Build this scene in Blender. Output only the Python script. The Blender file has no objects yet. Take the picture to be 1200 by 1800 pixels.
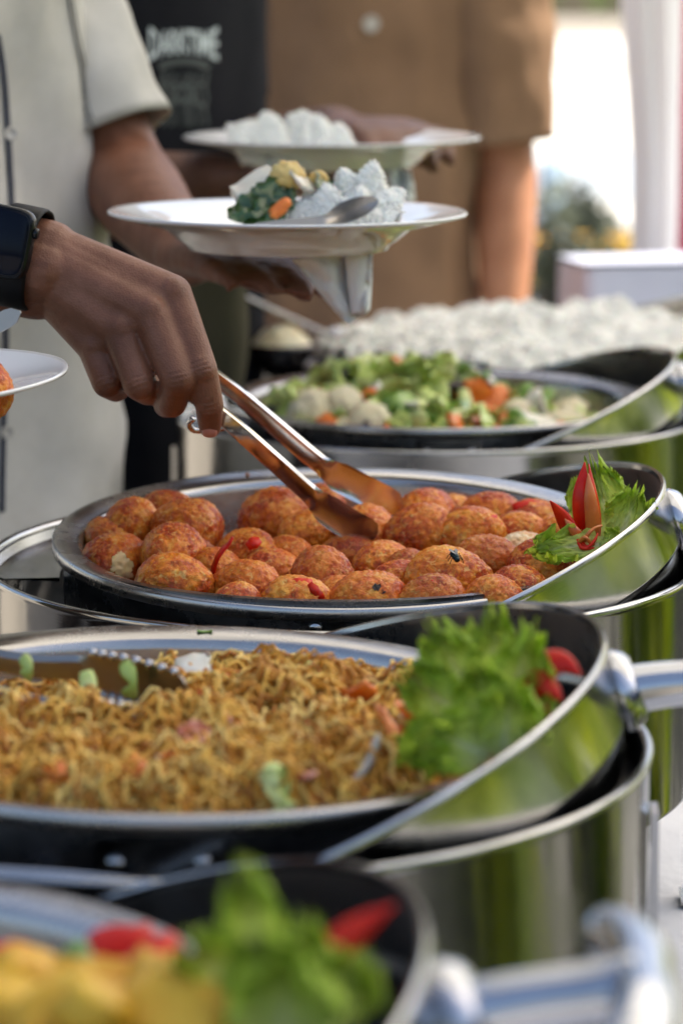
import bpy, bmesh, math, random
import numpy as np
from mathutils import Vector, Matrix, noise, Euler
sin, cos, pi = math.sin, math.cos, math.pi
sc = bpy.context.scene
COL = sc.collection
random.seed(7); RNG = np.random.default_rng(7)

# ------------------------------------------------------------------ camera, sky, sun, exposure
CAMZ, F = 1.344, 4800.0
PITCH = math.radians(10.45)
cd = bpy.data.cameras.new('camera'); cam = bpy.data.objects.new('camera', cd); COL.objects.link(cam)
cam.location = (0, 0, CAMZ); cam.rotation_euler = (pi/2 - PITCH, 0, 0)
cd.sensor_fit = 'VERTICAL'; cd.sensor_height = 36; cd.sensor_width = 24; cd.lens = 96
cd.clip_start = 0.05; cd.clip_end = 600
cd.dof.use_dof = True; cd.dof.focus_distance = 1.665; cd.dof.aperture_fstop = 5.8; cd.dof.aperture_blades = 0
sc.camera = cam
SUN_EL, SUN_AZ = math.radians(50), math.radians(62)      # azimuth clockwise from +Y (the view direction)
w = bpy.data.worlds.new('World'); sc.world = w; w.use_nodes = True
wn = w.node_tree; bg = wn.nodes['Background']
sky = wn.nodes.new('ShaderNodeTexSky'); sky.sky_type = 'NISHITA'; sky.sun_disc = False
sky.sun_elevation = SUN_EL; sky.sun_rotation = SUN_AZ; sky.air_density = 1.0; sky.dust_density = 4.0; sky.ozone_density = .4
wn.links.new(sky.outputs[0], bg.inputs[0]); bg.inputs[1].default_value = 0.10
sl = bpy.data.lights.new('sun', 'SUN'); sl.energy = 4.2; sl.angle = math.radians(0.5); sl.color = (1, .93, .82)
so = bpy.data.objects.new('sun', sl); COL.objects.link(so)
sd = Vector((sin(SUN_AZ)*cos(SUN_EL), cos(SUN_AZ)*cos(SUN_EL), sin(SUN_EL)))
so.rotation_euler = sd.to_track_quat('Z', 'Y').to_euler(); so.location = (3, 3, 6)
sc.view_settings.view_transform = 'Standard'; sc.view_settings.look = 'None'
sc.view_settings.exposure = 1.55; sc.view_settings.gamma = 1; sc.view_settings.use_curve_mapping = False
sc.cycles.use_denoising = True
try: sc.cycles.denoiser = 'OPENIMAGEDENOISE'
except Exception: pass
sc.cycles.max_bounces = 10; sc.cycles.sample_clamp_indirect = 6.0
sc.cycles.caustics_reflective = False; sc.cycles.caustics_refractive = False

def P(u, v, d):
    """world point seen at photo position (u, v) whose distance along +Y is d"""
    a, b = (u-600)/F, (900-v)/F
    c, s = cos(PITCH), sin(PITCH)
    x, y, z = a, c + b*s, -s + b*c
    t = d/y
    return Vector((x*t, d, CAMZ + z*t))

# ------------------------------------------------------------------ materials
MATS = {}
def mat(name, col=(.5,.5,.5), rough=.5, metal=0., spec=.5, **kw):
    m = bpy.data.materials.new(name); m.use_nodes = True
    b = m.node_tree.nodes['Principled BSDF']
    b.inputs['Base Color'].default_value = (*col, 1); b.inputs['Roughness'].default_value = rough
    b.inputs['Metallic'].default_value = metal; b.inputs['Specular IOR Level'].default_value = spec
    for k, val in kw.items(): b.inputs[k.replace('_', ' ')].default_value = val
    MATS[name] = m
    return m
def nodes(m): return m.node_tree.nodes, m.node_tree.links, m.node_tree.nodes['Principled BSDF']
def ramp(n, stops):
    r = n.new('ShaderNodeValToRGB'); e = r.color_ramp.elements
    while len(e) < len(stops): e.new(.5)
    for k, (p, c) in enumerate(stops): e[k].position = p; e[k].color = (*c, 1) if len(c) == 3 else c
    return r
def coords(n, l, rnd=True):
    tc = n.new('ShaderNodeTexCoord')
    if not rnd: return tc.outputs['Object']
    oi = n.new('ShaderNodeObjectInfo'); mu = n.new('ShaderNodeMath'); mu.operation = 'MULTIPLY'; mu.inputs[1].default_value = 37.
    l.new(oi.outputs['Random'], mu.inputs[0])
    va = n.new('ShaderNodeVectorMath'); va.operation = 'ADD'
    l.new(tc.outputs['Object'], va.inputs[0]); l.new(mu.outputs[0], va.inputs[1])
    return va.outputs[0]
def noise_tex(n, l, co, scale, detail=6, rough=.6, dist=0.):
    t = n.new('ShaderNodeTexNoise'); t.inputs['Scale'].default_value = scale; t.inputs['Detail'].default_value = detail
    t.inputs['Roughness'].default_value = rough; t.inputs['Distortion'].default_value = dist
    l.new(co, t.inputs['Vector']); return t
def noisy(m, stops, scale, detail=6, rough=.6, bump=0., bscale=None, rr=None, rnd=True, dist=0.):
    n, l, b = nodes(m); co = coords(n, l, rnd)
    t = noise_tex(n, l, co, scale, detail, rough, dist)
    r = ramp(n, stops); l.new(t.outputs['Fac'], r.inputs[0]); l.new(r.outputs[0], b.inputs['Base Color'])
    if bump:
        t2 = noise_tex(n, l, co, bscale or scale*3, 5, .6)
        bp = n.new('ShaderNodeBump'); bp.inputs['Strength'].default_value = bump; bp.inputs['Distance'].default_value = .004
        l.new(t2.outputs['Fac'], bp.inputs['Height']); l.new(bp.outputs[0], b.inputs['Normal'])
    if rr:
        mr = n.new('ShaderNodeMapRange'); mr.inputs[1].default_value = .3; mr.inputs[2].default_value = .7
        mr.inputs[3].default_value, mr.inputs[4].default_value = rr
        l.new(t.outputs['Fac'], mr.inputs[0]); l.new(mr.outputs[0], b.inputs['Roughness'])
    return m

def steel(name, col, r0, r1, bump=.02, spots=False):
    m = mat(name, col, .2, 1.)
    n, l, b = nodes(m); co = coords(n, l)
    t = noise_tex(n, l, co, 14, 9, .74)
    mr = n.new('ShaderNodeMapRange'); mr.inputs[1].default_value = .3; mr.inputs[2].default_value = .72
    mr.inputs[3].default_value, mr.inputs[4].default_value = r0, r1*1.25
    l.new(t.outputs['Fac'], mr.inputs[0]); l.new(mr.outputs[0], b.inputs['Roughness'])
    mp = n.new('ShaderNodeMapping'); mp.inputs['Scale'].default_value = (25, 25, 400); l.new(co, mp.inputs[0])
    t2 = noise_tex(n, l, mp.outputs[0], 3, 3, .5)
    bp = n.new('ShaderNodeBump'); bp.inputs['Strength'].default_value = bump; bp.inputs['Distance'].default_value = .002
    l.new(t2.outputs['Fac'], bp.inputs['Height']); l.new(bp.outputs[0], b.inputs['Normal'])
    r = ramp(n, [(.35, tuple(c*.82 for c in col)), (.62, col)]); l.new(t.outputs['Fac'], r.inputs[0])
    l.new(r.outputs[0], b.inputs['Base Color'])
    return m
STEEL = steel('polished_steel', (.44, .44, .44), .05, .22)
PANSTEEL = steel('pan_steel', (.46, .445, .43), .14, .30, .03)
BODYSTEEL = steel('body_steel', (.44, .44, .44), .04, .18, .02)
DARKSTEEL = steel('collar_steel', (.22, .23, .25), .16, .30, .03)
LIDIN = steel('lid_inside_steel', (.42, .40, .38), .2, .36, .02)
CHROME = steel('chrome', (.48, .49, .52), .05, .12, .0)

CLOTH = noisy(mat('white_table_cloth', (.72, .73, .76), .85), [(.3, (.66,.67,.71)), (.7, (.76,.77,.80))], 9, bump=.35, bscale=90)
PORC = mat('white_porcelain', (.80, .81, .82), .10, Coat_Weight=.4, Coat_Roughness=.05)
NAPKIN = noisy(mat('white_napkin', (.78,.80,.80), .9), [(.3,(.74,.76,.76)),(.7,(.80,.82,.82))], 30, bump=.2, bscale=200)

def skin(name, dark, mid, light):
    m = mat(name, mid, .46, spec=.32, Subsurface_Weight=.12, Subsurface_Scale=.008)
    m.node_tree.nodes['Principled BSDF'].inputs['Subsurface Radius'].default_value = (1, .35, .2)
    n, l, b = nodes(m); co = coords(n, l, False)
    t = noise_tex(n, l, co, 26, 7, .62); r = ramp(n, [(.28, dark), (.5, mid), (.75, light)])
    l.new(t.outputs['Fac'], r.inputs[0]); l.new(r.outputs[0], b.inputs['Base Color'])
    vo = n.new('ShaderNodeTexVoronoi'); vo.inputs['Scale'].default_value = 700; l.new(co, vo.inputs['Vector'])
    t2 = noise_tex(n, l, co, 160, 6, .7)
    ad = n.new('ShaderNodeMath'); ad.operation = 'ADD'; l.new(vo.outputs['Distance'], ad.inputs[0]); l.new(t2.outputs['Fac'], ad.inputs[1])
    bp = n.new('ShaderNodeBump'); bp.inputs['Strength'].default_value = .22; bp.inputs['Distance'].default_value = .0012
    l.new(ad.outputs[0], bp.inputs['Height']); l.new(bp.outputs[0], b.inputs['Normal'])
    return m
SKIN_A = skin('brown_skin', (.115,.043,.024), (.18,.074,.042), (.26,.118,.076))
SKIN_B = skin('dark_skin', (.10,.045,.03), (.14,.065,.042), (.19,.09,.06))
SKIN_C = skin('tan_skin', (.30,.13,.07), (.38,.17,.09), (.44,.21,.12))
NAIL = mat('nail', (.50,.24,.19), .3)
HAIR = noisy(mat('black_hair', (.012,.01,.009), .5), [(.3,(.008,.007,.006)),(.7,(.02,.017,.015))], 60, bump=.6, bscale=150)

def fabric(name, c0, c1, scale=7, rough=.9, weave=900, bump=.25):
    m = mat(name, c0, rough, spec=.10)
    return noisy(m, [(.3, c0), (.7, c1)], scale, bump=bump, bscale=weave)
CREAM = fabric('cream_linen', (.47,.46,.43), (.57,.56,.53), 18)
BLACKF = fabric('black_cotton', (.005,.0058,.009), (.010,.011,.015))
BROWNF = fabric('brown_cotton', (.19,.115,.070), (.25,.155,.096))
OLIVE = fabric('olive_cotton', (.07,.065,.04), (.11,.10,.06))
DENIM = fabric('dark_trousers', (.03,.022,.02), (.05,.036,.03))
BLACKRUB = mat('black_rubber', (.004,.004,.0045), .5, spec=.15)
GLASSB = mat('black_glass', (.002,.004,.011), .08, spec=.12)

# ------------------------------------------------------------------ object helpers
def tag(o, label=None, cat=None, group=None, kind=None):
    if label: o['label'] = label
    if cat: o['category'] = cat
    if group: o['group'] = group
    if kind: o['kind'] = kind
    return o
def thing(name, label, cat, loc=(0,0,0), group=None, rot=None):
    o = bpy.data.objects.new(name, None); COL.objects.link(o); o.location = loc; o.empty_display_size = .02
    if rot: o.rotation_euler = rot
    return tag(o, label, cat, group)
def mk(name, V, Fc, m, parent=None, org=None, smooth=True, angle=None):
    me = bpy.data.meshes.new(name)
    V = np.asarray(V, dtype=float).reshape(-1, 3)
    if org is not None: V = V - np.asarray(org)
    me.from_pydata(V.tolist(), [], Fc if isinstance(Fc, list) else Fc.tolist())
    if smooth: me.polygons.foreach_set('use_smooth', [True]*len(me.polygons))
    if angle: 
        try: me.set_sharp_from_angle(angle=math.radians(angle))
        except Exception: pass
    ms = m if isinstance(m, (list, tuple)) else [m]
    for x in ms: me.materials.append(x)
    me.update()
    o = bpy.data.objects.new(name, me); COL.objects.link(o)
    if parent: o.parent = parent
    if org is not None and not parent: o.location = org
    return o
class MB:
    """collects shells into one mesh"""
    def __init__(s): s.V, s.F, s.n = [], [], 0
    def add(s, V, Fc, M=None):
        V = np.asarray(V, dtype=float).reshape(-1, 3)
        if M is not None:
            M = np.array(M); V = V @ M[:3,:3].T + M[:3,3]
        s.V.append(V); n = s.n
        s.F += [tuple(int(i)+n for i in f) for f in Fc]; s.n += len(V); return s
    def make(s, name, m, parent=None, org=None, **k): return mk(name, np.concatenate(s.V), s.F, m, parent, org, **k)
def lathe(prof, seg=96, a0=0., a1=2*pi):
    full = abs(a1-a0-2*pi) < 1e-6; n = seg if full else seg+1
    V, Fc = [], []
    for i in range(n):
        a = a0+(a1-a0)*i/seg
        for r, z in prof: V.append((r*cos(a), r*sin(a), z))
    k = len(prof)
    for i in range(seg):
        j = (i+1) % n
        for q in range(k-1): Fc.append((i*k+q, j*k+q, j*k+q+1, i*k+q+1))
    return V, Fc
def frame(d):
    d = d.normalized(); u = Vector((0,0,1)) if abs(d.z) < .9 else Vector((1,0,0))
    a = d.cross(u).normalized(); return a, d.cross(a).normalized()
def tube(pts, rad, sides=10, flat=1., caps=True, up=None):
    pts = [Vector(p) for p in pts]; n = len(pts)
    rad = rad if isinstance(rad, (list, tuple, np.ndarray)) else [rad]*n
    V, Fc = [], []; a = None
    for i in range(n):
        d = (pts[min(i+1, n-1)]-pts[max(i-1, 0)]).normalized()
        if a is None:
            a, b = frame(d)
            if up is not None: a = d.cross(Vector(up)).normalized()
        else: a = (a - d*a.dot(d)).normalized()
        b = d.cross(a)
        for k in range(sides):
            t = 2*pi*k/sides; V.append(pts[i] + a*cos(t)*rad[i] + b*sin(t)*rad[i]*flat)
    for i in range(n-1):
        for k in range(sides):
            k2 = (k+1) % sides; Fc.append((i*sides+k, i*sides+k2, (i+1)*sides+k2, (i+1)*sides+k))
    if caps: Fc.append(tuple(range(sides-1, -1, -1))); Fc.append(tuple((n-1)*sides+k for k in range(sides)))
    return [tuple(v) for v in V], Fc
def curve_pts(pts, n=40):
    """Catmull-Rom through pts"""
    p = [np.array(q, float) for q in pts]; p = [2*p[0]-p[1]] + p + [2*p[-1]-p[-2]]
    out = []; m = len(p)-3
    for i in range(n):
        t = i/(n-1)*m; k = min(int(t), m-1); t -= k
        a, b, c, d = p[k:k+4]
        out.append(.5*((2*b)+(-a+c)*t+(2*a-5*b+4*c-d)*t*t+(-a+3*b-3*c+d)*t**3))
    return out
def box(cx, cy, cz, sx, sy, sz, M=None):
    V = [(cx+sx*i/2, cy+sy*j/2, cz+sz*k/2) for i in (-1,1) for j in (-1,1) for k in (-1,1)]
    Fc = [(0,1,3,2),(4,6,7,5),(0,4,5,1),(2,3,7,6),(0,2,6,4),(1,5,7,3)]
    return V, Fc
def bevel(o, w, seg=2):
    md = o.modifiers.new('bevel', 'BEVEL'); md.width = w; md.segments = seg; md.limit_method = 'ANGLE'; return o
def copy_tree(o, parent=None):
    c = o.copy(); COL.objects.link(c); c.parent = parent
    for ch in list(o.children): copy_tree(ch, c)
    return c
def nz(x, y, z, s=1.): return noise.noise(Vector((x*s, y*s, z*s)))

# capsules -> one continuous voxel surface
def capsule(mb, p, q, r0, r1, sides=14):
    p, q = Vector(p), Vector(q); d = q-p; L = d.length
    if L < 1e-5: d = Vector((0,0,1)); L = 1e-5
    dn = d.normalized(); pts, rs = [], []
    for k in range(5): t = pi/2*(1-k/4.); pts.append(p-dn*r0*sin(t)); rs.append(max(r0*cos(t), r0*.02))
    for k in range(5): t = pi/2*k/4.; pts.append(q+dn*r1*sin(t)); rs.append(max(r1*cos(t), r1*.02))
    V, Fc = tube(pts, rs, sides); mb.add(V, Fc)
def chain(mb, pts, rs):
    for i in range(len(pts)-1): capsule(mb, pts[i], pts[i+1], rs[i], rs[i+1])
def voxel(mb, vox, smooth):
    """returns verts, faces of the merged surface"""
    me = bpy.data.meshes.new('tmp'); me.from_pydata(np.concatenate(mb.V).tolist(), [], mb.F); me.update()
    o = bpy.data.objects.new('tmp', me); COL.objects.link(o)
    r = o.modifiers.new('r', 'REMESH'); r.mode = 'VOXEL'; r.voxel_size = vox; r.adaptivity = 0
    s = o.modifiers.new('s', 'SMOOTH'); s.factor = .5; s.iterations = smooth
    dg = bpy.context.evaluated_depsgraph_get(); ev = o.evaluated_get(dg); m2 = ev.to_mesh()
    V = np.empty(len(m2.vertices)*3); m2.vertices.foreach_get('co', V); V = V.reshape(-1, 3)
    Fc = [tuple(p.vertices) for p in m2.polygons]
    ev.to_mesh_clear(); bpy.data.objects.remove(o); bpy.data.meshes.remove(me)
    return V, Fc
def loft(rings, close=True, cap=False):
    V, Fc = [], []; k = len(rings[0])
    for r in rings: V += [tuple(p) for p in r]
    for i in range(len(rings)-1):
        for j in range(k if close else k-1):
            j2 = (j+1) % k; Fc.append((i*k+j, i*k+j2, (i+1)*k+j2, (i+1)*k+j))
    if cap: Fc.append(tuple(range(k-1, -1, -1))); Fc.append(tuple((len(rings)-1)*k+j for j in range(k)))
    return V, Fc
# ------------------------------------------------------------------ setting: ground, tent, background
GROUND = noisy(mat('earth_ground', (.22,.20,.16), .95), [(.3,(.19,.165,.13)),(.7,(.27,.245,.20))], 1.3, bump=.3, bscale=40, rnd=False)
g = mk('ground', [(-250,-250,0),(250,-250,0),(250,400,0),(-250,400,0)], [(0,1,2,3)], GROUND); tag(g, kind='structure')
PAVE = noisy(mat('pale_paving', (.6,.57,.52), .9), [(.3,(.56,.54,.49)),(.7,(.66,.64,.58))], 1.3, bump=.3, bscale=40, rnd=False)
g = mk('pavement', [(-120,12.5,.002),(160,12.5,.002),(160,120,.002),(-120,120,.002)], [(0,1,2,3)], PAVE); tag(g, kind='structure')
GROUND_SHADE = noisy(mat('painted_ground_shade', (.34,.38,.42), .8), [(.3,(.31,.355,.39)),(.7,(.36,.41,.45))], 2, bump=.2, bscale=30, rnd=False)  # tree shade on the far sunny ground, painted as a blue-grey strip
g = mk('path', [(-40,19.5,.004),(60,19.5,.004),(60,26.5,.004),(-40,26.5,.004)], [(0,1,2,3)], GROUND_SHADE); tag(g, kind='structure')
DARK_REFL = noisy(mat('dark_reflection_ground', (.08,.08,.078), .85), [(.3,(.055,.055,.054)),(.7,(.11,.108,.10))], 5, bump=.4, bscale=90, rnd=False)  # unseen dark ground, added so the steel lids reflect dark instead of lawn
g = mk('dark_ground_strip', [(.42,-14,.006),(1.9,-14,.006),(1.9,11,.006),(.42,11,.006)], [(0,1,2,3)], DARK_REFL); tag(g, kind='structure')
LAWN = noisy(mat('lawn_green', (.03,.06,.015), .9), [(.3,(.010,.024,.006)),(.7,(.03,.06,.010))], 6, bump=.8, bscale=120, rnd=False)
g = mk('lawn', [(1.85,-14,.003),(40,-14,.003),(40,11,.003),(1.85,11,.003)], [(0,1,2,3)], LAWN); tag(g, kind='structure')

TENTM = mat('tent_fabric', (.62,.62,.61), .8)
n, l, b = nodes(TENTM); tr = n.new('ShaderNodeBsdfTranslucent'); tr.inputs[0].default_value = (.90,.86,.78,1)
mx = n.new('ShaderNodeMixShader'); mx.inputs[0].default_value = .62
l.new(b.outputs[0], mx.inputs[1]); l.new(tr.outputs[0], mx.inputs[2]); l.new(mx.outputs[0], n['Material Output'].inputs[0])
POLEM = mat('white_metal_pole', (.75,.75,.76), .4)
TX0, TX1, TY0, TY1 = -.40, 2.6, .95, 4.02  # roof is out of view; its extent is shaped to shade the table
tent = thing('shading_tent', 'unseen white fabric tent roof on thin poles, shaped to shade the buffet', 'tent', ((TX0+TX1)/2, (TY0+TY1)/2, 0))
o0 = tent.location
V = []; Fc = []; N = 24
for i in range(N+1):
    for j in range(N+1):
        a, c_ = i/N, j/N
        h = 2.6 + .75*min(1, 2*min(a, 1-a, c_, 1-c_))**.8 - .05*sin(pi*a*6)**2*0
        V.append((TX0+(TX1-TX0)*a, TY0+(TY1-TY0)*c_, h))
for i in range(N):
    for j in range(N): q = i*(N+1)+j; Fc.append((q, q+N+1, q+N+2, q+1))
mk('roof', V, Fc, TENTM, tent, o0)
for x, y in ((TX0+.05,TY1-.05),(TX1-.05,TY0+.05),(TX1-.05,TY1-.05)):
    mk('pole', *tube([(x,y,0),(x,y,2.63)], .022, 12), POLEM, tent, o0)

# white drape tied round a post at the back edge of the tent
px = P(1149, 300, 3.95)
post = thing('draped_post', 'white cloth gathered around a slim tent post behind the rice', 'post', (px.x, 3.95, 0))
mk('pole', *tube([(px.x,3.95,0),(px.x,3.95,2.6)], .018, 12), POLEM, post, post.location)
DRAPE = mat('white_drape', (.80,.80,.82), .8)
n, l, b = nodes(DRAPE); tr = n.new('ShaderNodeBsdfTranslucent'); tr.inputs[0].default_value = (.8,.8,.82,1)
mx = n.new('ShaderNodeMixShader'); mx.inputs[0].default_value = .35
l.new(b.outputs[0], mx.inputs[1]); l.new(tr.outputs[0], mx.inputs[2]); l.new(mx.outputs[0], n['Material Output'].inputs[0])
rings = []
for i in range(80):
    z = .05+2.5*i/79; R = .026 + .003*sin(z*7)
    if z > 1.12: R += .018*min(1, (z-1.12)/.35)**1.2
    if z < .75: R += .05*(1-z/.75)
    cx = px.x - (.012*min(1, max(0, z-1.12)/.3))
    rings.append([(cx+R*(1+.22*sin(7*t+3*z+sin(z*4)))*cos(t), 3.95+R*(1+.22*sin(7*t+3*z+sin(z*4)))*sin(t), z) for t in np.linspace(0, 2*pi, 64, endpoint=False)])
mk('drape', *loft(rings), DRAPE, post, post.location)
REDF = fabric('red_cloth', (.42,.03,.09), (.55,.05,.13))
rp = P(1215, 250, 4.6)
rings = []
for i in range(50):
    z = .30+1.6*i/49
    rings.append([(rp.x+.045*cos(t)*(1+.25*sin(5*t+z*3))+.02*sin(z*9), 4.6+.045*sin(t)*(1+.25*sin(5*t+z*3)), z) for t in np.linspace(0, 2*pi, 40, endpoint=False)])
tag(mk('red_curtain', *loft(rings, cap=True), REDF, None, (rp.x,4.6,0)), 'bunched crimson red cloth hanging at the edge beside the white draped post', 'curtain')

# second table with a white cloth far behind
tb = thing('side_table', 'high side table hidden under the pale cloth at the foot of the draped post', 'table', (.66, 3.675, 0))
tb.rotation_euler = (0,0,.22); tb.location = Vector((.328,3.62,0)) + Matrix.Rotation(.22,3,'Z') @ Vector((.332,.055,0)); o1 = Vector((.66,3.675,0))
mk('tabletop', *box(.66,3.675,.990,.64,.09,.03), POLEM, tb, o1, smooth=False)
for sx in (-1,1):
    for sy in (-1,1): mk('leg', *tube([(.66+sx*.29,3.675+sy*.03,0),(.66+sx*.29,3.675+sy*.03,.975)], .016, 8), POLEM, tb, o1)
def draped_cloth(name, x0, x1, y0, y1, zt, drop, m, M, amp=.02, parent=None, n1=90, seed=0, wr=.0):
    """cloth over a rectangular table: flat top, skirt with folds"""
    rings = []; per = []
    for i in range(n1*4):
        s = i/(n1*4)*4; k = int(s); t = s-k
        per.append([(x0+(x1-x0)*t,y0,0,-1),(x1,y0+(y1-y0)*t,1,0),(x1-(x1-x0)*t,y1,0,1),(x0,y1-(y1-y0)*t,-1,0)][k])
    for j in range(14):
        f = j/13; rings.append([(x+nx*(.008+amp*f*(1.2+sin(i*.55+seed)+.6*sin(i*.21+2))), y+ny*(.008+amp*f*(1.2+sin(i*.55+seed)+.6*sin(i*.21+2))), zt-.006-drop*f) for i, (x,y,nx,ny) in enumerate(per)])
    mb = MB(); V, Fc = loft(rings); mb.add(V, Fc)
    NX, NY = 100, 160; V = []; Fc = []
    for i in range(NX+1):
        for j in range(NY+1):
            x, y = x0-.008+(x1-x0+.016)*i/NX, y0-.008+(y1-y0+.016)*j/NY
            V.append((x, y, zt + (wr*(nz(x,y,seed,3.)+.6*abs(nz(x+.3*y,y,seed+4,7.))) if 0<i<NX and 0<j<NY else 0)))
    for i in range(NX):
        for j in range(NY): q = i*(NY+1)+j; Fc.append((q, q+NY+1, q+NY+2, q+1))
    mb.add(V, Fc)
    mb.V = [np.concatenate(mb.V) @ np.array(M)[:3,:3].T + np.array(M)[:3,3]]
    return mb.make(name, m, parent)
LAV = noisy(mat('pale_lavender_cloth', (.40,.43,.55), .9), [(.3,(.38,.41,.53)),(.7,(.43,.46,.58))], 6, bump=.2, bscale=90)
tag(draped_cloth('tablecloth', .328,.99,3.62,3.73,1.012,.93, LAV, Matrix.Translation((.328,3.62,0)) @ Matrix.Rotation(.22,4,'Z') @ Matrix.Translation((-.328,-3.62,0)), .016), 'pale lavender cloth over the side table in front of the draped post', 'tablecloth')

# things seen out of focus in the gap on the right
YEL = noisy(mat('yellow_plastic', (.8,.55,.06), .5), [(.3,(.80,.52,.05)),(.7,(.85,.60,.08))], 9, rnd=False)
yb = thing('yellow_crate', 'yellow plastic crate on a grey stand in the gap on the right', 'crate', (.715, 8.2, 0))
mb = MB()
for cx, cy, sx, sy in ((.715,8.05,.30,.012),(.715,8.35,.30,.012),(.571,8.2,.012,.30),(.859,8.2,.012,.30)): mb.add(*box(cx,cy,.60,sx,sy,.11))
mb.add(*box(.715,8.2,.55,.29,.29,.012)); mb.make('wall', YEL, yb, yb.location, smooth=False)
mb = MB()
for z in (.545,.60,.656):
    for cx, cy, sx, sy in ((.715,8.04,.32,.02),(.715,8.36,.32,.02),(.561,8.2,.02,.32),(.869,8.2,.02,.32)): mb.add(*box(cx,cy,z,sx,sy,.014))
mb.make('rim', YEL, yb, yb.location, smooth=False)
GREYM = noisy(mat('grey_board', (.10,.11,.11), .8), [(.3,(.07,.08,.08)),(.7,(.14,.15,.14))], 8, rnd=False)
gs = thing('crate_stand', 'dark grey stand carrying the yellow crate', 'stand', (.715,8.2,0))
mk('top', *box(.715,8.2,.515,.42,.4,.03), GREYM, gs, gs.location, smooth=False)
for sx in (-1,1):
    for sy in (-1,1): mk('leg', *box(.715+sx*.18,8.2+sy*.17,.25,.04,.04,.5), GREYM, gs, gs.location, smooth=False)

def leafmat(name, c0, c1, trans=.35, rough=.5):
    m = mat(name, c0, rough); n, l, b = nodes(m)
    oi = n.new('ShaderNodeNewGeometry'); r = ramp(n, [(0, c0), (1, c1)]); l.new(oi.outputs['Random Per Island'], r.inputs[0])
    l.new(r.outputs[0], b.inputs['Base Color']); t = n.new('ShaderNodeBsdfTranslucent'); l.new(r.outputs[0], t.inputs[0])
    mx = n.new('ShaderNodeMixShader'); mx.inputs[0].default_value = trans
    l.new(b.outputs[0], mx.inputs[1]); l.new(t.outputs[0], mx.inputs[2]); l.new(mx.outputs[0], n['Material Output'].inputs[0])
    return m
LEAF_D = leafmat('dark_leaf', (.018,.04,.012), (.05,.09,.03))
LEAF_G = leafmat('grey_leaf', (.10,.12,.08), (.20,.22,.16))
LEAF_Y = leafmat('yellow_green_leaf', (.14,.25,.008), (.42,.46,.02), .5)
LEAF_P = leafmat('pale_tree_leaf', (.10,.16,.05), (.20,.26,.09), .5)
BARK = noisy(mat('bark', (.10,.075,.05), .9), [(.3,(.07,.05,.035)),(.7,(.15,.11,.08))], 12, bump=.8)
def leaf_cloud(c, rad, nleaf, size, rng, squash=1.):
    V, Fc = [], []
    ctr = [(np.array(c)+rng.normal(size=3)*np.array(rad)*.55) for _ in range(max(6, nleaf//60))]
    for i in range(nleaf):
        k = ctr[rng.integers(len(ctr))]; p = k + rng.normal(size=3)*np.array(rad)*.22
        d = rng.normal(size=3); d /= np.linalg.norm(d); e = np.cross(d, rng.normal(size=3)); e /= np.linalg.norm(e)
        s = size*(.6+.8*rng.random()); q = len(V)
        V += [p-d*s, p+e*s*.42+d*s*.1, p+d*s, p-e*s*.42+d*s*.1]; Fc.append((q,q+1,q+2,q+3))
    return V, Fc
def bush(name, label, cat, x, y, r, h, m, nleaf, size, seed, group=None, trunk=.03):
    rng = np.random.default_rng(seed); t = thing(name, label, cat, (x,y,0), group)
    V, Fc = leaf_cloud((x,y,h*.58), (r,r,h*.34), nleaf, size, rng); tag(mk('foliage', V, Fc, m, t, t.location, smooth=False), kind='stuff')
    mb = MB()
    for k in range(5):
        a = k*1.26; mb.add(*tube(curve_pts([(x,y,0),(x+.15*r*cos(a),y+.15*r*sin(a),h*.3),(x+.6*r*cos(a),y+.6*r*sin(a),h*.75)], 8), [trunk*(1-.1*q) for q in range(8)], 7))
    mb.make('stem', BARK, t, t.location)
LEAF_G2 = leafmat('dull_leaf', (.05,.06,.045), (.11,.125,.09))
bush('dark_bush', 'dark low bush growing beyond the crate, blurred in the gap', 'bush', 1.02, 11.2, .20, .58, LEAF_G2, 1500, .05, 3)
bush('grey_shrub', 'grey green shrub standing just right of the brown shirted man', 'shrub', .555, 7.0, .085, .86, LEAF_G, 1300, .032, 4)
bush('dark_shrub', 'small dark shrub behind the right end of the rice heap', 'shrub', .66, 7.4, .11, .66, LEAF_D, 900, .035, 5)
bush('grey_bush', 'grey green bush left of the dark low bush in the gap', 'bush', .86, 11.6, .16, .62, LEAF_G, 900, .045, 9)
BLUEM = noisy(mat('blue_cloth_panel', (.30,.42,.52), .8), [(.3,(.27,.38,.48)),(.7,(.36,.47,.56))], 8)
bp_ = P(940, 330, 9.0)
bs = thing('blue_banner', 'narrow light blue banner on a pole beside the man\'s bare arm', 'banner', (bp_.x,9.0,0))
mk('pole', *tube([(bp_.x,9,0),(bp_.x,9,.87)], .012, 8), POLEM, bs, bs.location)
V = [(bp_.x-.05+.14*i/10, 8.985-.012*sin(i*1.1), z) for z in (.42,.85) for i in range(11)]
o = mk('panel', V, [(i,i+1,i+12,i+11) for i in range(10)], BLUEM, bs, bs.location); o.modifiers.new('s','SOLIDIFY').thickness = .004
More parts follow.
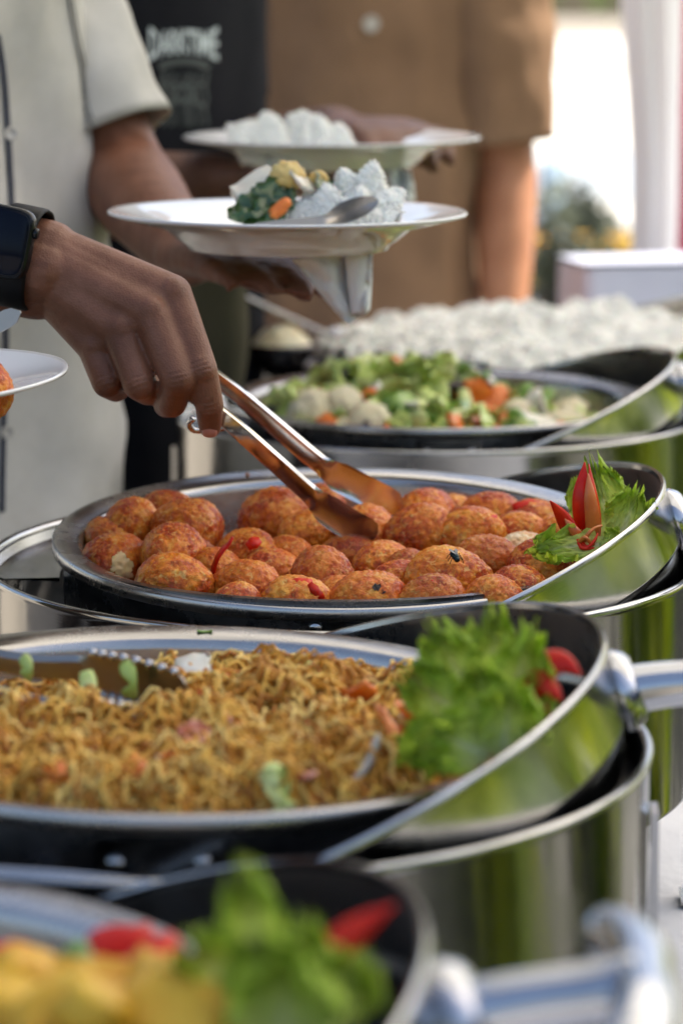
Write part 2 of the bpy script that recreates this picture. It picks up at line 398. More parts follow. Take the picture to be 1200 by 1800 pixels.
# pale trees far off
TG = 'trees beyond the sunny ground'
for k, (x, y, h) in enumerate([(2.0,62,5.5),(7.5,66,6.5),(13.0,60,6),(18.5,70,7),(-5,64,6),(-12,60,6)]):
    rng = np.random.default_rng(30+k)
    t = thing('broadleaf_tree', ['hazy pale green tree seen beside the brown sleeve far across the sunny ground','pale green tree far off behind the draped post','pale distant tree right of the draped post','pale distant tree farthest to the right','distant tree hidden behind the man in brown','distant tree far left behind the people'][k], 'tree', (x,y,0), TG)
    V, Fc = leaf_cloud((x,y,h*.55), (2.6,2.2,h*.26), 2600, .28, rng); tag(mk('crown', V, Fc, LEAF_P, t, t.location, smooth=False), kind='stuff')
    mk('trunk', *tube([(x,y,0),(x+.1,y,h*.3),(x,y,h*.6)], [.2,.15,.08], 8), BARK, t, t.location)
# strap-leaved plants in the sun on the right and behind: mirrored in the steel
for k, (x, y, h) in enumerate([(1.35,-1.1,1.1),(1.45,.15,1.0),(1.42,1.25,.9),(1.5,2.5,1.1),(2.1,4.2,1.4),(2.3,5.2,1.5),(2.9,-1.6,2.0),(3.1,.8,2.1),(3.3,3.0,2.2),(2.6,-3.0,1.6)]):
    rng = np.random.default_rng(50+k); mb = MB()
    for q in range(85):
        a = rng.random()*2*pi; L = h*(.6+.5*rng.random()); out = .25+.5*rng.random(); wv = .02+.03*rng.random(); V = []; n_ = 7
        bx, by = x+rng.normal()*.18, y+rng.normal()*.18
        for i in range(n_+1):
            s = i/n_; r = out*s*s; z = L*(s-.35*s**3); ww = wv*sin(pi*(.08+.92*s))+.002
            cx, cy = bx+cos(a)*r, by+sin(a)*r
            V += [(cx-sin(a)*ww, cy+cos(a)*ww, z), (cx+sin(a)*ww, cy-cos(a)*ww, z)]
        mb.add(V, [(2*i,2*i+1,2*i+3,2*i+2) for i in range(n_)])
    t = thing('strap_leaf_plant', 'tall yellow green strap leaved plant on the lawn beside the tent', 'plant', (x,y,0), 'strap leaved plants by the lawn')
    tag(mb.make('leaf', LEAF_Y, t, t.location), kind='stuff')
for k, (x, y) in enumerate([(3.6,-12.5),(7.5,-9.4),(8.5,-4.0),(9.5,.5),(10,5.5)]):
    rng = np.random.default_rng(80+k)
    t = thing('garden_tree', 'dense dark green garden tree behind the photographer', 'tree', (x,y,0), 'garden trees around the lawn')
    V, Fc = leaf_cloud((x,y,2.4), (1.7,1.3,1.3), 2200, .16, rng); tag(mk('crown', V, Fc, LEAF_D, t, t.location, smooth=False), kind='stuff')
    mk('trunk', *tube([(x,y,0),(x+.05,y,1.2),(x,y,2.6)], [.14,.11,.06], 8), BARK, t, t.location)

# ------------------------------------------------------------------ buffet table
TZ = .755; ROW = math.atan2(.14, 1)
TM = Matrix.Translation((0, 1.776, 0)) @ Matrix.Rotation(-ROW, 4, 'Z')
bt = thing('buffet_table', 'long buffet table under the white cloth carrying the chafing dishes', 'table', (0,1.776,0), rot=(0,0,-ROW))
mk('tabletop', *box(.02,.1,TZ-.03,.55,3.5,.03), POLEM, bt, smooth=False)
for sx in (-.2,.24):
    for sy in (-1.5,.1,1.7): mk('leg', *tube([(sx,sy,0),(sx,sy,TZ-.045)], .018, 8), POLEM, bt)
tag(draped_cloth('tablecloth', -.265,.305,-1.66,1.86,TZ-.004,.68, CLOTH, TM, .022, n1=140, seed=2, wr=.004), 'creased white tablecloth covering the buffet table beneath the chafing dishes', 'tablecloth')
# ------------------------------------------------------------------ chafing dishes
RB, RP, RL = .234, .19, .224
ZR = .245                       # rim height over the table
def make_dish(label, loc, tilt=20., pan_off=(0,0), s=1., drop=.037):
    d = thing('chafing_dish', label, 'chafing dish', loc, 'round steel chafing dishes on the buffet')
    zb = ZR-.011; d.scale = (s, s, 1)
    prof = [(RB-.0045,.088),(RB-.001,.086),(RB,.089),(RB,zb-.006),(RB+.0012,zb-.004),(RB+.0018,zb-.0015),(RB+.0008,zb),(RB-.001,zb+.0004),(RB-.003,zb-.001),(RB-.0035,zb-.004),(RB-.0035,.10),(RB-.0045,.088)]
    mk('body', *lathe(prof, 128), BODYSTEEL, d, angle=50)
    a0, a1 = math.radians(122), math.radians(187)
    mk('deck', *lathe([(.186,zb-.012),(RB-.012,zb-.012),(RB-.007,zb-.010),(RB-.005,zb-.004),(RB-.007,zb-.0125),(.186,zb-.0145),(.186,zb-.012)], 40, a0, a1), STEEL, d, angle=40)
    px_, py_ = pan_off
    c = mk('collar', *lathe([(.150,ZR-.085),(.176,ZR-.082),(.1835,ZR-.074),(.1835,ZR-.007),(.186,ZR-.0065),(.186,ZR-.0035),(.180,ZR-.0035),(.178,ZR-.07),(.150,ZR-.0835)], 128), DARKSTEEL, d, angle=45)
    c.location = (px_, py_, 0)
    # riveted hinge plate on the near side of the collar
    mb = MB(); V, Fc = [], []
    for i in range(13):
        a = math.radians(-90-8.5+17*i/12+1)
        for r, z in ((.1838,ZR-.033),(.1856,ZR-.0325),(.1856,ZR-.0095),(.1838,ZR-.009)): V.append((r*cos(a), r*sin(a), z))
    for i in range(12):
        for k in range(3): q = i*4+k; Fc.append((q, q+4, q+5, q+1))
    Fc += [(0,1,2,3), (51,50,49,48)]
    hp = mk('hinge_plate', V, Fc, STEEL, d, smooth=False); hp.location = (px_, py_, 0)
    for k in range(2):
        a = math.radians(-90+1+(-5.8 if k == 0 else 5.8)); M = Matrix.Translation((.1856*cos(a), .1856*sin(a), ZR-.020)) @ Vector((cos(a), sin(a), 0)).to_track_quat('Z','Y').to_matrix().to_4x4()
        V, Fc = lathe([(.0042,0),(.0042,.0008),(.003,.0018),(.0008,.0023),(.0001,.0023)], 16)
        mb2 = MB(); mb2.add(V, Fc, M); mb2.make('rivet', STEEL, hp)
    # lid rolled open, its rim rising on the right
    T = Matrix.Translation((0,0,ZR-drop)) @ Matrix.Rotation(-math.radians(tilt), 4, 'Y')
    prof = [(RL-.0022,-.001),(RL-.0012,.0016),(RL+.0008,.0020),(RL+.0018,.0002),(RL+.0012,-.0024),(RL,-.004),(RL-.0002,-.034),(RL-.0012,-.0365),(RL-.0045,-.038),(RL-.0055,-.041)]
    for i in range(1, 15): a = pi/2*i/14; prof.append(((RL-.0055)*cos(a)+.0001, -.041-.088*sin(a)))
    prof_in = [(max(r-.0028,.0001), z+.002 if z < -.05 else z-.0005) for r, z in prof[5:]][::-1]
    lid = mk('lid', *lathe(prof, 144), STEEL, d, angle=50); lid.matrix_basis = T
    li = mk('lid_lining', *lathe(prof_in+[(RL-.0022,-.001)], 144), LIDIN, lid, angle=60)
    # T-shaped handle on the outer end of the lid
    al = -.06; ca, sa = cos(al), sin(al); e = Vector((ca, sa, 0)); tn = Vector((-sa, ca, 0)); p0 = e*(RL-.001)+Vector((0,0,-.027))
    mb = MB(); mb.add(*lathe([(.0001,-.002),(.021,-.002),(.021,.003),(.0175,.008),(.0145,.010),(.0001,.010)], 32), Matrix.Translation(p0) @ e.to_track_quat('Z','Y').to_matrix().to_4x4()); mb.make('handle_boss', CHROME, lid)
    hp_ = curve_pts([p0, p0+e*.022+Vector((0,0,-.004)), p0+e*.044+Vector((0,0,-.010)), p0+e*.060+Vector((0,0,-.014))], 24)
    mk('handle_arm', *tube(hp_, [.0125-.0012*sin(pi*i/23) for i in range(24)], 20), CHROME, lid)
    c0_ = p0+e*.060+Vector((0,0,-.014)); br = curve_pts([c0_-tn*.060-e*.012, c0_-tn*.048-e*.005, c0_-tn*.025, c0_, c0_+tn*.025, c0_+tn*.048-e*.005, c0_+tn*.060-e*.012], 48)
    mk('lid_handle', *tube(br, [.0115*math.sqrt(max(.03, 1-max(0, abs(i-23.5)/23.5-.86)**2/.02)) for i in range(48)], 20), CHROME, lid)
    for k in range(4):
        a = math.radians(-4+90*k); mb = MB(); e = Vector((cos(a), sin(a), 0)); tn = Vector((-sin(a), cos(a), 0))
        path = curve_pts([e*(RB+.003)+Vector((0,0,.20)), e*(RB+.004)+Vector((0,0,.11)), e*(RB+.005)+Vector((0,0,.05)), e*(RB+.007)+Vector((0,0,.003))], 14)
        rings = []
        for i, p in enumerate(path):
            p = Vector(p); wv = .011*(1-.25*i/13); rings.append([p-tn*wv-e*.002, p+tn*wv-e*.002, p+tn*wv+e*.002, p-tn*wv+e*.002])
        lg = mk('leg', *loft(rings, cap=True), STEEL, d, smooth=False)
        mk('foot', *box(0,0,.0015,.03,.03,.003, None), STEEL, lg, smooth=False).matrix_basis = Matrix.Translation(e*(RB+.009)) @ Matrix.Rotation(a, 4, 'Z')
    return d
def make_pan(label, loc, tilt=(0,0), R=RP, m=None):
    s = R/RP
    prof = [(R-.0006,-.0085),(R+.0003,-.0080),(R+.0006,-.0045),(R+.0004,-.0012),(R-.0006,-.0001),(R-.002,0),(R-.0155,-.0026),(R-.0172,-.0032),(R-.0188,-.0050),(R-.0200,-.010),(R-.024,-.050),(R-.030,-.060),(R-.040,-.064),(.0001,-.064)]
    o = mk('food_pan', *lathe(prof, 160), PANSTEEL, None, angle=70)
    o.location = loc; o.rotation_euler = (tilt[0], tilt[1], 0)
    return tag(o, label, 'serving pan', 'round steel food pans')
D2, D3, D1, D4, DR = (0,1.776), (-.082,1.318), (.086,2.43), (-.175,.87), (.20,2.93)
ZT = 1.0
make_dish('chafing dish holding the fried chilli eggs, lid rolled open to the right', (*D2, TZ))
make_dish('chafing dish around the pan of fried noodles, chrome lid handle pointing right', (*D3, TZ))
make_dish('chafing dish around the pan of mixed vegetables behind the eggs', (*D1, TZ))
make_dish('nearest chafing dish, badly out of focus, with big bright lid handle', (*D4, TZ), 25.0, (-.035,0), 1., .054)
make_dish('farthest chafing dish, under the heap of white rice', (*DR, TZ-.014), 24, (0,0), 1.1)
make_pan('round steel pan full of orange chilli eggs', (*D2, ZT+.004), (.058, 0))
make_pan('round steel pan full of brown fried noodles', (*D3, ZT+.002), (-.006, .02))
make_pan('round steel pan of chopped green and orange vegetables', (*D1, ZT+.002), (.004, 0))
make_pan('round steel pan of yellow pieces and red chilli at the bottom of the photo', (D4[0]-.04, D4[1], ZT+.002), (0, 0))
make_pan('wide steel pan heaped with white rice', (DR[0], DR[1], ZT-.010), (0, 0), .245)
# ------------------------------------------------------------------ chilli eggs
EGG = mat('fried_chilli_egg', (.5,.16,.03), .4, spec=.22, Subsurface_Weight=.06, Subsurface_Scale=.004, Coat_Weight=.26, Coat_Roughness=.10)
n, l, b = nodes(EGG); co = coords(n, l)
t1 = noise_tex(n, l, co, 85, 8, .7, .6); t2 = noise_tex(n, l, co, 26, 6, .62, .5); t3 = noise_tex(n, l, co, 420, 6, .7)
r1 = ramp(n, [(.28,(.32,.026,.003)),(.40,(.60,.10,.006)),(.52,(.78,.215,.012)),(.68,(.88,.42,.06))])
l.new(t1.outputs['Fac'], r1.inputs[0])
r2 = ramp(n, [(.40,(.26,.016,.002)),(.54,(.52,.055,.005))]); l.new(t3.outputs['Fac'], r2.inputs[0])
k2 = ramp(n, [(.46,(0,0,0)),(.56,(.9,.9,.9))]); l.new(t2.outputs['Fac'], k2.inputs[0])
mul = n.new('ShaderNodeMath'); mul.operation = 'MULTIPLY'; k3 = ramp(n, [(.44,(0,0,0)),(.56,(1,1,1))]); l.new(t1.outputs['Fac'], k3.inputs[0])
inv = n.new('ShaderNodeMath'); inv.operation = 'SUBTRACT'; inv.inputs[0].default_value = 1.35; l.new(k3.outputs[0], inv.inputs[1]); inv.use_clamp = True
l.new(k2.outputs[0], mul.inputs[0]); l.new(inv.outputs[0], mul.inputs[1])
mxc = n.new('ShaderNodeMix'); mxc.data_type = 'RGBA'; l.new(mul.outputs[0], mxc.inputs[0]); l.new(r1.outputs[0], mxc.inputs[6]); l.new(r2.outputs[0], mxc.inputs[7])
sp = ramp(n, [(.56,(0,0,0)),(.66,(.75,.75,.75))]); t4 = noise_tex(n, l, co, 230, 5, .65, .8); l.new(t4.outputs['Fac'], sp.inputs[0])
mx2 = n.new('ShaderNodeMix'); mx2.data_type = 'RGBA'; l.new(sp.outputs[0], mx2.inputs[0]); l.new(mxc.outputs[2], mx2.inputs[6]); mx2.inputs[7].default_value = (.86,.52,.17,1)
oi = n.new('ShaderNodeObjectInfo'); rv = ramp(n, [(0,(.70,.58,.50)),(.5,(1,.95,.9)),(1,(1.0,1.08,1.0))]); l.new(oi.outputs['Random'], rv.inputs[0])
mx3 = n.new('ShaderNodeMix'); mx3.data_type = 'RGBA'; mx3.blend_type = 'MULTIPLY'; mx3.inputs[0].default_value = 1; l.new(mx2.outputs[2], mx3.inputs[6]); l.new(rv.outputs[0], mx3.inputs[7])
l.new(mx3.outputs[2], b.inputs['Base Color'])
mr = n.new('ShaderNodeMapRange'); mr.inputs[1].default_value = .35; mr.inputs[2].default_value = .65; mr.inputs[3].default_value = .22; mr.inputs[4].default_value = .52
l.new(t4.outputs['Fac'], mr.inputs[0]); l.new(mr.outputs[0], b.inputs['Roughness'])
vo = n.new('ShaderNodeTexVoronoi'); vo.feature = 'SMOOTH_F1'; vo.inputs['Scale'].default_value = 380
wv = n.new('ShaderNodeVectorMath'); wv.operation = 'MULTIPLY_ADD'; l.new(t1.outputs['Color'], wv.inputs[0]); wv.inputs[1].default_value = (.02,.02,.02); l.new(co, wv.inputs[2]); l.new(wv.outputs[0], vo.inputs['Vector'])
ad = n.new('ShaderNodeMath'); ad.operation = 'ADD'; l.new(t3.outputs['Fac'], ad.inputs[0]); l.new(vo.outputs['Distance'], ad.inputs[1])
bp = n.new('ShaderNodeBump'); bp.inputs['Strength'].default_value = .7; bp.inputs['Distance'].default_value = .0014
l.new(ad.outputs[0], bp.inputs['Height']); l.new(bp.outputs[0], b.inputs['Normal'])
PALEEGG = mat('bare_egg_white', (.72,.55,.30), .35, Subsurface_Weight=.2, Subsurface_Scale=.004, Coat_Weight=.3)
noisy(PALEEGG, [(.36,(.50,.16,.03)),(.46,(.66,.40,.16)),(.6,(.74,.62,.40))], 45, 7, .65, bump=.4, bscale=180)
CHILI = noisy(mat('red_chilli', (.5,.015,.004), .3, spec=.25, Coat_Weight=.08), [(.3,(.50,.006,.002)),(.7,(.72,.03,.004))], 60)
def egg_mesh(k, m):
    bm = bmesh.new(); bmesh.ops.create_icosphere(bm, subdivisions=5, radius=1)
    for v in bm.verts:
        c = v.co.copy(); z = c.z
        f = 1 - .12*z
        p = Vector((c.x*.0208*f, c.y*.0208*f, z*.0252))
        q = p*1000+Vector((k*91., k*33., 7.))
        d = .0005*noise.noise(q*.07) + .0006*abs(noise.noise(q*.16)) + .0010*(1-2*abs(noise.noise(q*.30))) + .0008*(1-2*abs(noise.noise(q*.62))) + .0006*(1-2*abs(noise.noise(q*1.2)))
        v.co = p + c.normalized()*(d-.0006)
    me = bpy.data.meshes.new('egg'); bm.to_mesh(me); bm.free()
    me.polygons.foreach_set('use_smooth', [True]*len(me.polygons)); me.materials.append(m); return me
EM = [egg_mesh(k, EGG) for k in range(7)]; EP = egg_mesh(11, PALEEGG)
EGGS = [ # u, v, depth, scale, label
 (205,982,1.735,1.08,'leftmost egg, with a pale bare patch low on its front, by the left wall'),
 (232,914,1.80,.95,'egg at the back left edge of the heap, half hidden behind the pale patched egg'),
 (303,968,1.725,1.12,'large blistered egg right of the leftmost egg in the left cluster'),
 (322,922,1.79,1.05,'egg on top of the left cluster, behind the large blistered one'),
 (341,908,1.83,1.10,'dark sauced egg at the back right of the left cluster'),
 (296,886,1.85,.95,'egg farthest back in the left cluster, just under the far rim'),
 (340,985,1.76,.95,'egg sunk at the right foot of the left cluster'),
 (308,1022,1.665,1.12,'wide egg lying behind the front rim, lower left of the heap'),
 (190,945,1.79,.9,'egg wedged against the left wall behind the leftmost egg'),
 (436,972,1.76,1.05,'sauce covered egg in the hollow left of centre'),
 (480,1003,1.735,.95,'small egg in the hollow between the lower left eggs and the centre'),
 (434,1030,1.665,1.05,'egg speckled red and pale, second from the left along the front rim'),
 (413,1061,1.627,.82,'little of this egg shows above the front rim, left of the red flaked one'),
 (524,1060,1.632,1.08,'egg topped with red chilli flakes behind the front rim'),
 (566,1007,1.695,1.08,'smooth orange egg in the middle, just left below the tongs'),
 (507,975,1.76,.85,'egg at the back of the hollow under the large upper egg'),
 (492,898,1.865,1.32,'large egg high at the back, left of the tongs'),
 (541,922,1.83,.98,'egg tucked under the near blade of the tongs'),
 (566,872,1.90,.92,'egg at the far wall seen between the two tong arms'),
 (645,922,1.815,1.12,'egg held between the two blades of the tongs'),
 (737,935,1.80,1.16,'big dark red egg right of the tongs'),
 (748,889,1.87,1.10,'egg at the back above the big dark red one'),
 (824,938,1.795,1.16,'round egg in the middle right with a red chilli shred on its side'),
 (866,892,1.88,1.04,'egg farthest back on the right, under the far rim'),
 (940,908,1.86,1.10,'egg at the back right with an orange chilli strip on top'),
 (913,938,1.81,.98,'wrinkled egg between the round egg and the red chilli garnish'),
 (916,970,1.765,.88,'pale egg with bare white showing, left of the lettuce leaf'),
 (856,984,1.735,1.05,'golden egg directly right behind the fly'),
 (790,1014,1.675,1.38,'large egg with the black fly sitting on it'),
 (672,992,1.735,1.0,'egg below the tong tips in the middle of the pan'),
 (700,1022,1.69,.9,'small red egg behind the charred one'),
 (645,1056,1.632,1.15,'egg with a black charred spot on top behind the front rim'),
 (757,1058,1.63,1.06,'egg along the front rim with a red chilli tip behind it'),
 (908,1036,1.655,1.0,'egg along the front rim, last but one on the right'),
 (868,1058,1.628,1.05,'low pale ridge of an egg at the front rim, right of the fly'),
 (962,1000,1.71,1.2,'dark red egg at the right end under the lettuce leaf'),
 (720,1000,1.71,.82,'egg half hidden behind the left end of the fly egg'),
 (590,1048,1.655,.85,'egg peeping out between the red flaked egg and the charred one'),
 (380,1000,1.72,.9,'egg between the left cluster and the speckled one'),
 (610,975,1.79,.9,'egg in the shade under the near tong blade'),
 (985,940,1.81,.95,'egg behind the upright red chilli at the right wall'),
 (800,890,1.90,.9,'egg at the far wall between the two back eggs on the right'),
]
rg = random.Random(5)
EGGO = []
for i, (u, v, d, s, lab) in enumerate(EGGS):
    me = EP if i in (26,) else EM[i % 7]
    o = bpy.data.objects.new('egg', me); COL.objects.link(o); o.location = P(u, v+(13 if d > 1.81 else 0), d)
    o.scale = (s*.865,)*3; o.location.z -= .003
    th_ = rg.uniform(0, 2*pi); tl = rg.uniform(1.15, 1.8)
    o.rotation_euler = (tl*cos(th_), tl*sin(th_), rg.uniform(0, 6.28))
    tag(o, lab, 'egg', 'fried chilli eggs in the pan'); EGGO.append(o)
EGGO[28].rotation_euler = (0, pi/2+.1, .15); EGGO[28].scale = (1.02, 1.02, 1.10)
EGGO[7].rotation_euler = (0, pi/2, -.2); EGGO[35].rotation_euler = (.1, pi/2, -.2); EGGO[13].rotation_euler = (0, pi/2, .1)
# pale bare patch on the leftmost egg
p = P(222, 992, 1.712)
# sauce between the eggs
SAUCE = noisy(mat('chilli_sauce', (.2,.03,.008), .25, Coat_Weight=.5), [(.3,(.14,.014,.005)),(.55,(.30,.06,.012)),(.75,(.45,.15,.03))], 55, 8, .65, bump=.9, bscale=150, rnd=False)
V, Fc = [(0,0,0)], []
NR, NS = 30, 96
V = []
for i in range(NR+1):
    for j in range(NS):
        r = .1695*i/NR; a = 2*pi*j/NS; x, y = r*cos(a), r*sin(a)
        V.append((D2[0]+x, D2[1]+y, ZT-.034+.058*y+.006*nz(x,y,1,40.)+.004*nz(x,y,5,110.)))
for i in range(NR):
    for j in range(NS): Fc.append((i*NS+j, (i+1)*NS+j, (i+1)*NS+(j+1)%NS, i*NS+(j+1)%NS))
tag(mk('chilli_sauce', V, Fc, SAUCE, None, (*D2, ZT-.03)), 'thick orange red chilli sauce lying in the gaps between the eggs', 'sauce', kind='stuff')
# chilli flakes resting on eggs
def shard(L, wd, th, bend, seed):
    rng = random.Random(seed); V = []; N_ = 6
    for i in range(N_+1):
        s = i/N_; ww = wd*(.35+.65*sin(pi*(.15+.8*s)))*rng.uniform(.75,1.2); x = (s-.5)*L; z = bend*L*(1-4*(s-.5)**2)*.5 + rng.uniform(-1,1)*th
        V += [(x,-ww,z),(x,ww,z+rng.uniform(-1,1)*th),(x,ww,z-th),(x,-ww,z-th)]
    Fc = [(0,1,2,3),(N_*4+3,N_*4+2,N_*4+1,N_*4)]
    for i in range(N_):
        for k in range(4): q = i*4+k; Fc.append((q, q+4, i*4+4+(k+1)%4, i*4+(k+1)%4))
    return V, Fc
for i, (u, v, d, L, wd, rz, lab) in enumerate([
  (527,1031,1.625,.017,.005,.2,'ragged red chilli flake on the egg behind the front rim, left of the charred egg'),
  (556,1041,1.620,.014,.003,-.9,'shiny red chilli sliver at the right end of the red flaked egg'),
  (757,1027,1.622,.006,.0025,.6,'tiny red chilli tip poking up behind the front rim egg'),
  (924,889,1.852,.020,.004,.1,'orange red chilli strip lying on top of the back right egg'),
  (868,918,1.785,.013,.004,-.8,'red chilli shred at the right side of the round egg'),
  (392,980,1.70,.030,.003,1.1,'long thin red chilli shred standing between the left cluster and the hollow'),
  (446,955,1.735,.010,.004,.5,'dark red chilli flake on the egg in the hollow'),
  (702,1050,1.625,.007,.002,1.2,'small red chilli sliver between the charred egg and its right neighbour'),
  (300,908,1.838,.012,.003,.3,'chilli scrap at the top back of the left cluster')]):
    V, Fc = shard(L, wd, .0007, .25, i); o = mk('chilli_flake', V, Fc, CHILI); o.location = P(u, v, d)
    o.rotation_euler = (1.0+.3*sin(i), -rz, .3*cos(i*2)); tag(o, lab, 'chilli flake', 'chilli flakes on the eggs')
# charred spot and bare egg white: thin crusts lying on their eggs
CHAR = noisy(mat('charred_crust', (.01,.006,.005), .6), [(.3,(.006,.004,.004)),(.7,(.03,.012,.008))], 300, bump=.6, bscale=500)
def crust(eo, u, v, d, rad, m, name, seed, lift=.0005):
    """patch of the egg's own surface round the given point"""
    dg = bpy.context.evaluated_depsgraph_get(); dg.update()
    M = eo.matrix_world; c = P(u, v, d); me = eo.data; keep = {}; V = []; Fc = []
    Mi = M.inverted(); best = min((M @ x.co - c).length for x in me.vertices)
    c = min((M @ x.co for x in me.vertices), key=lambda q: (q-c).length)
    for f in me.polygons:
        cc = M @ f.center
        if (cc-c).length < rad*(1+.9*nz(cc.x,cc.y,cc.z+seed,170.)):
            ids = []
            for q in f.vertices:
                if q not in keep: keep[q] = len(V); V.append(me.vertices[q].co + me.vertices[q].normal*lift)
                ids.append(keep[q])
            Fc.append(tuple(ids))
    if Fc: return mk(name, [tuple(x) for x in V], Fc, m, eo)
bpy.context.view_layer.update()
crust(EGGO[31], 668, 1024, 1.613, .0034, CHAR, 'charred_spot', 3)
crust(EGGO[31], 678, 1030, 1.613, .0022, CHAR, 'charred_spot', 9)
crust(EGGO[0], 224, 992, 1.712, .0075, mat('egg_white', (.76,.52,.22), .3, Subsurface_Weight=.3, Subsurface_Scale=.004), 'bare_patch', 5)
# fly
FLYM = mat('fly_body', (.005,.02,.022), .2, .6); WING = mat('fly_wing', (.12,.12,.12), .3)
fp = P(799, 984, 1.652)
fly = thing('fly', 'shiny dark green fly sitting on top of the large egg', 'fly', fp)
for nm, c_, rr in (('head',(0,-.0035,.0022),(.0019,.0016,.0017)),('thorax',(0,-.0008,.0024),(.0022,.0024,.0021)),('abdomen',(0,.0030,.0020),(.0025,.0036,.0021))):
    V, Fc = lathe([(max(1e-5,sin(pi*i/10)),cos(pi*i/10)) for i in range(11)], 14)
    mk(nm, [(c_[0]+rr[0]*x, c_[1]+rr[1]*y, c_[2]+rr[2]*z) for x,y,z in V], Fc, FLYM, fly)
for s in (-1,1):
    V = [(0,-.001,.0042),(s*.0016,.001,.0044),(s*.0030,.0045,.0042),(s*.0022,.0068,.0040),(s*.0006,.005,.0041)]
    o = mk('wing', V, [(0,1,2,3,4)], WING, fly, smooth=False); o.modifiers.new('s','SOLIDIFY').thickness = .0002
    for k in range(3):
        y = -.002+.0018*k; mk('leg', *tube([(s*.0012,y,.0018),(s*.0032,y+.0008*(k-1),.0030),(s*.0045,y+.0016*(k-1),-.0006)], .00025, 5), FLYM, fly)
fly.rotation_euler = (.35, 0, .3)
# ------------------------------------------------------------------ tongs in the eggs
def tongs_arm(path, up, wid, blade, m, mb, thick=.0012, serr=False, wb=.021):
    """channel section arm that widens into a flat scalloped blade over the last part of its path"""
    pts = [Vector(q) for q in curve_pts(path, 48)]; rings = []
    upv = Vector(up)
    for i, p in enumerate(pts):
        s = i/47; d = (pts[min(i+1,47)]-pts[max(i-1,0)]).normalized(); sd_ = d.cross(upv).normalized(); nn = sd_.cross(d).normalized()
        if s < 1-blade: wd = wid*(.85+.3*s); ch = .0035*(1-.3*s)
        else:
            q = (s-1+blade)/blade; wd = wid+ (wb-wid)*min(1, (q/.28))**1.3*(1 if q < .55 else 1-.35*((q-.55)/.45)**2); ch = .0035*.7*max(0,1-q*4)-.002*sin(pi*min(1,q*1.2))
            if q > .9: wd *= math.sqrt(max(.08, 1-((q-.9)/.1)**2*.85))
        w_ = wd/2; k = [( -w_, -ch),(-w_*.72, 0),(0,.0004),(w_*.72,0),(w_,-ch),(w_*.96,-ch-thick),(w_*.66,-thick),(0,-thick),(-w_*.66,-thick),(-w_*.96,-ch-thick)]
        rings.append([p+sd_*a+nn*b_ for a, b_ in k])
    mb.add(*loft(rings, cap=True))
OILSTEEL = steel('oily_steel', (.60,.57,.53), .10, .24, .02)
n, l, b = nodes(OILSTEEL)
TSTEEL = steel('tong_steel', (.64,.63,.62), .10, .2, .01)
tg = thing('serving_tongs', 'steel serving tongs gripping one chilli egg, held by the hand with the watch', 'tongs', P(385,705,1.745))
to = tg.location
mb = MB(); tongs_arm([P(262,668,1.765),P(330,692,1.755),P(400,742,1.745),P(480,812,1.755),P(545,870,1.775),P(600,912,1.785),P(660,944,1.790)], (.15,-1,-.18), .0125, .34, OILSTEEL, mb); mb.make('arm', OILSTEEL, tg, to, angle=40)
mb = MB(); tongs_arm([P(262,660,1.775),P(330,640,1.785),P(400,682,1.800),P(480,748,1.825),P(560,815,1.840),P(620,850,1.850),P(704,893,1.850)], (.15,-1,-.12), .0125, .33, TSTEEL, mb); mb.make('arm', TSTEEL, tg, to, angle=40)
mk('hinge', *tube(curve_pts([P(266,668,1.765),P(252,664,1.768),P(262,658,1.777)], 10), .005, 10), TSTEEL, tg, to)
mk('lock_ring', *tube(curve_pts([P(340,735,1.765),P(333,745,1.77),P(345,757,1.775),P(395,752,1.775),P(400,742,1.77)], 16), .0022, 8), CHROME, tg, to)
# ------------------------------------------------------------------ lettuce and chilli garnish
LET = mat('lettuce', (.25,.42,.04), .40, spec=.35)
n, l, b = nodes(LET); at = n.new('ShaderNodeAttribute'); at.attribute_name = 'rib'; co = coords(n, l, False)
t = noise_tex(n, l, co, 70, 5, .6); ad = n.new('ShaderNodeMath'); ad.operation = 'MULTIPLY_ADD'; ad.inputs[1].default_value = .2; l.new(t.outputs['Fac'], ad.inputs[0]); l.new(at.outputs['Fac'], ad.inputs[2])
r = ramp(n, [(.30,(.80,.84,.52)),(.6,(.70,.80,.26)),(.88,(.60,.75,.12)),(1.0,(.50,.68,.07))]); l.new(ad.outputs[0], r.inputs[0]); l.new(r.outputs[0], b.inputs['Base Color'])
bp = n.new('ShaderNodeBump'); bp.inputs['Strength'].default_value = .5; bp.inputs['Distance'].default_value = .003; t2 = noise_tex(n, l, co, 220, 4, .6); l.new(t2.outputs['Fac'], bp.inputs['Height']); l.new(bp.outputs[0], b.inputs['Normal'])
tr = n.new('ShaderNodeBsdfTranslucent'); l.new(r.outputs[0], tr.inputs[0]); mx = n.new('ShaderNodeMixShader'); mx.inputs[0].default_value = .5
l.new(b.outputs[0], mx.inputs[1]); l.new(tr.outputs[0], mx.inputs[2]); l.new(mx.outputs[0], n['Material Output'].inputs[0])
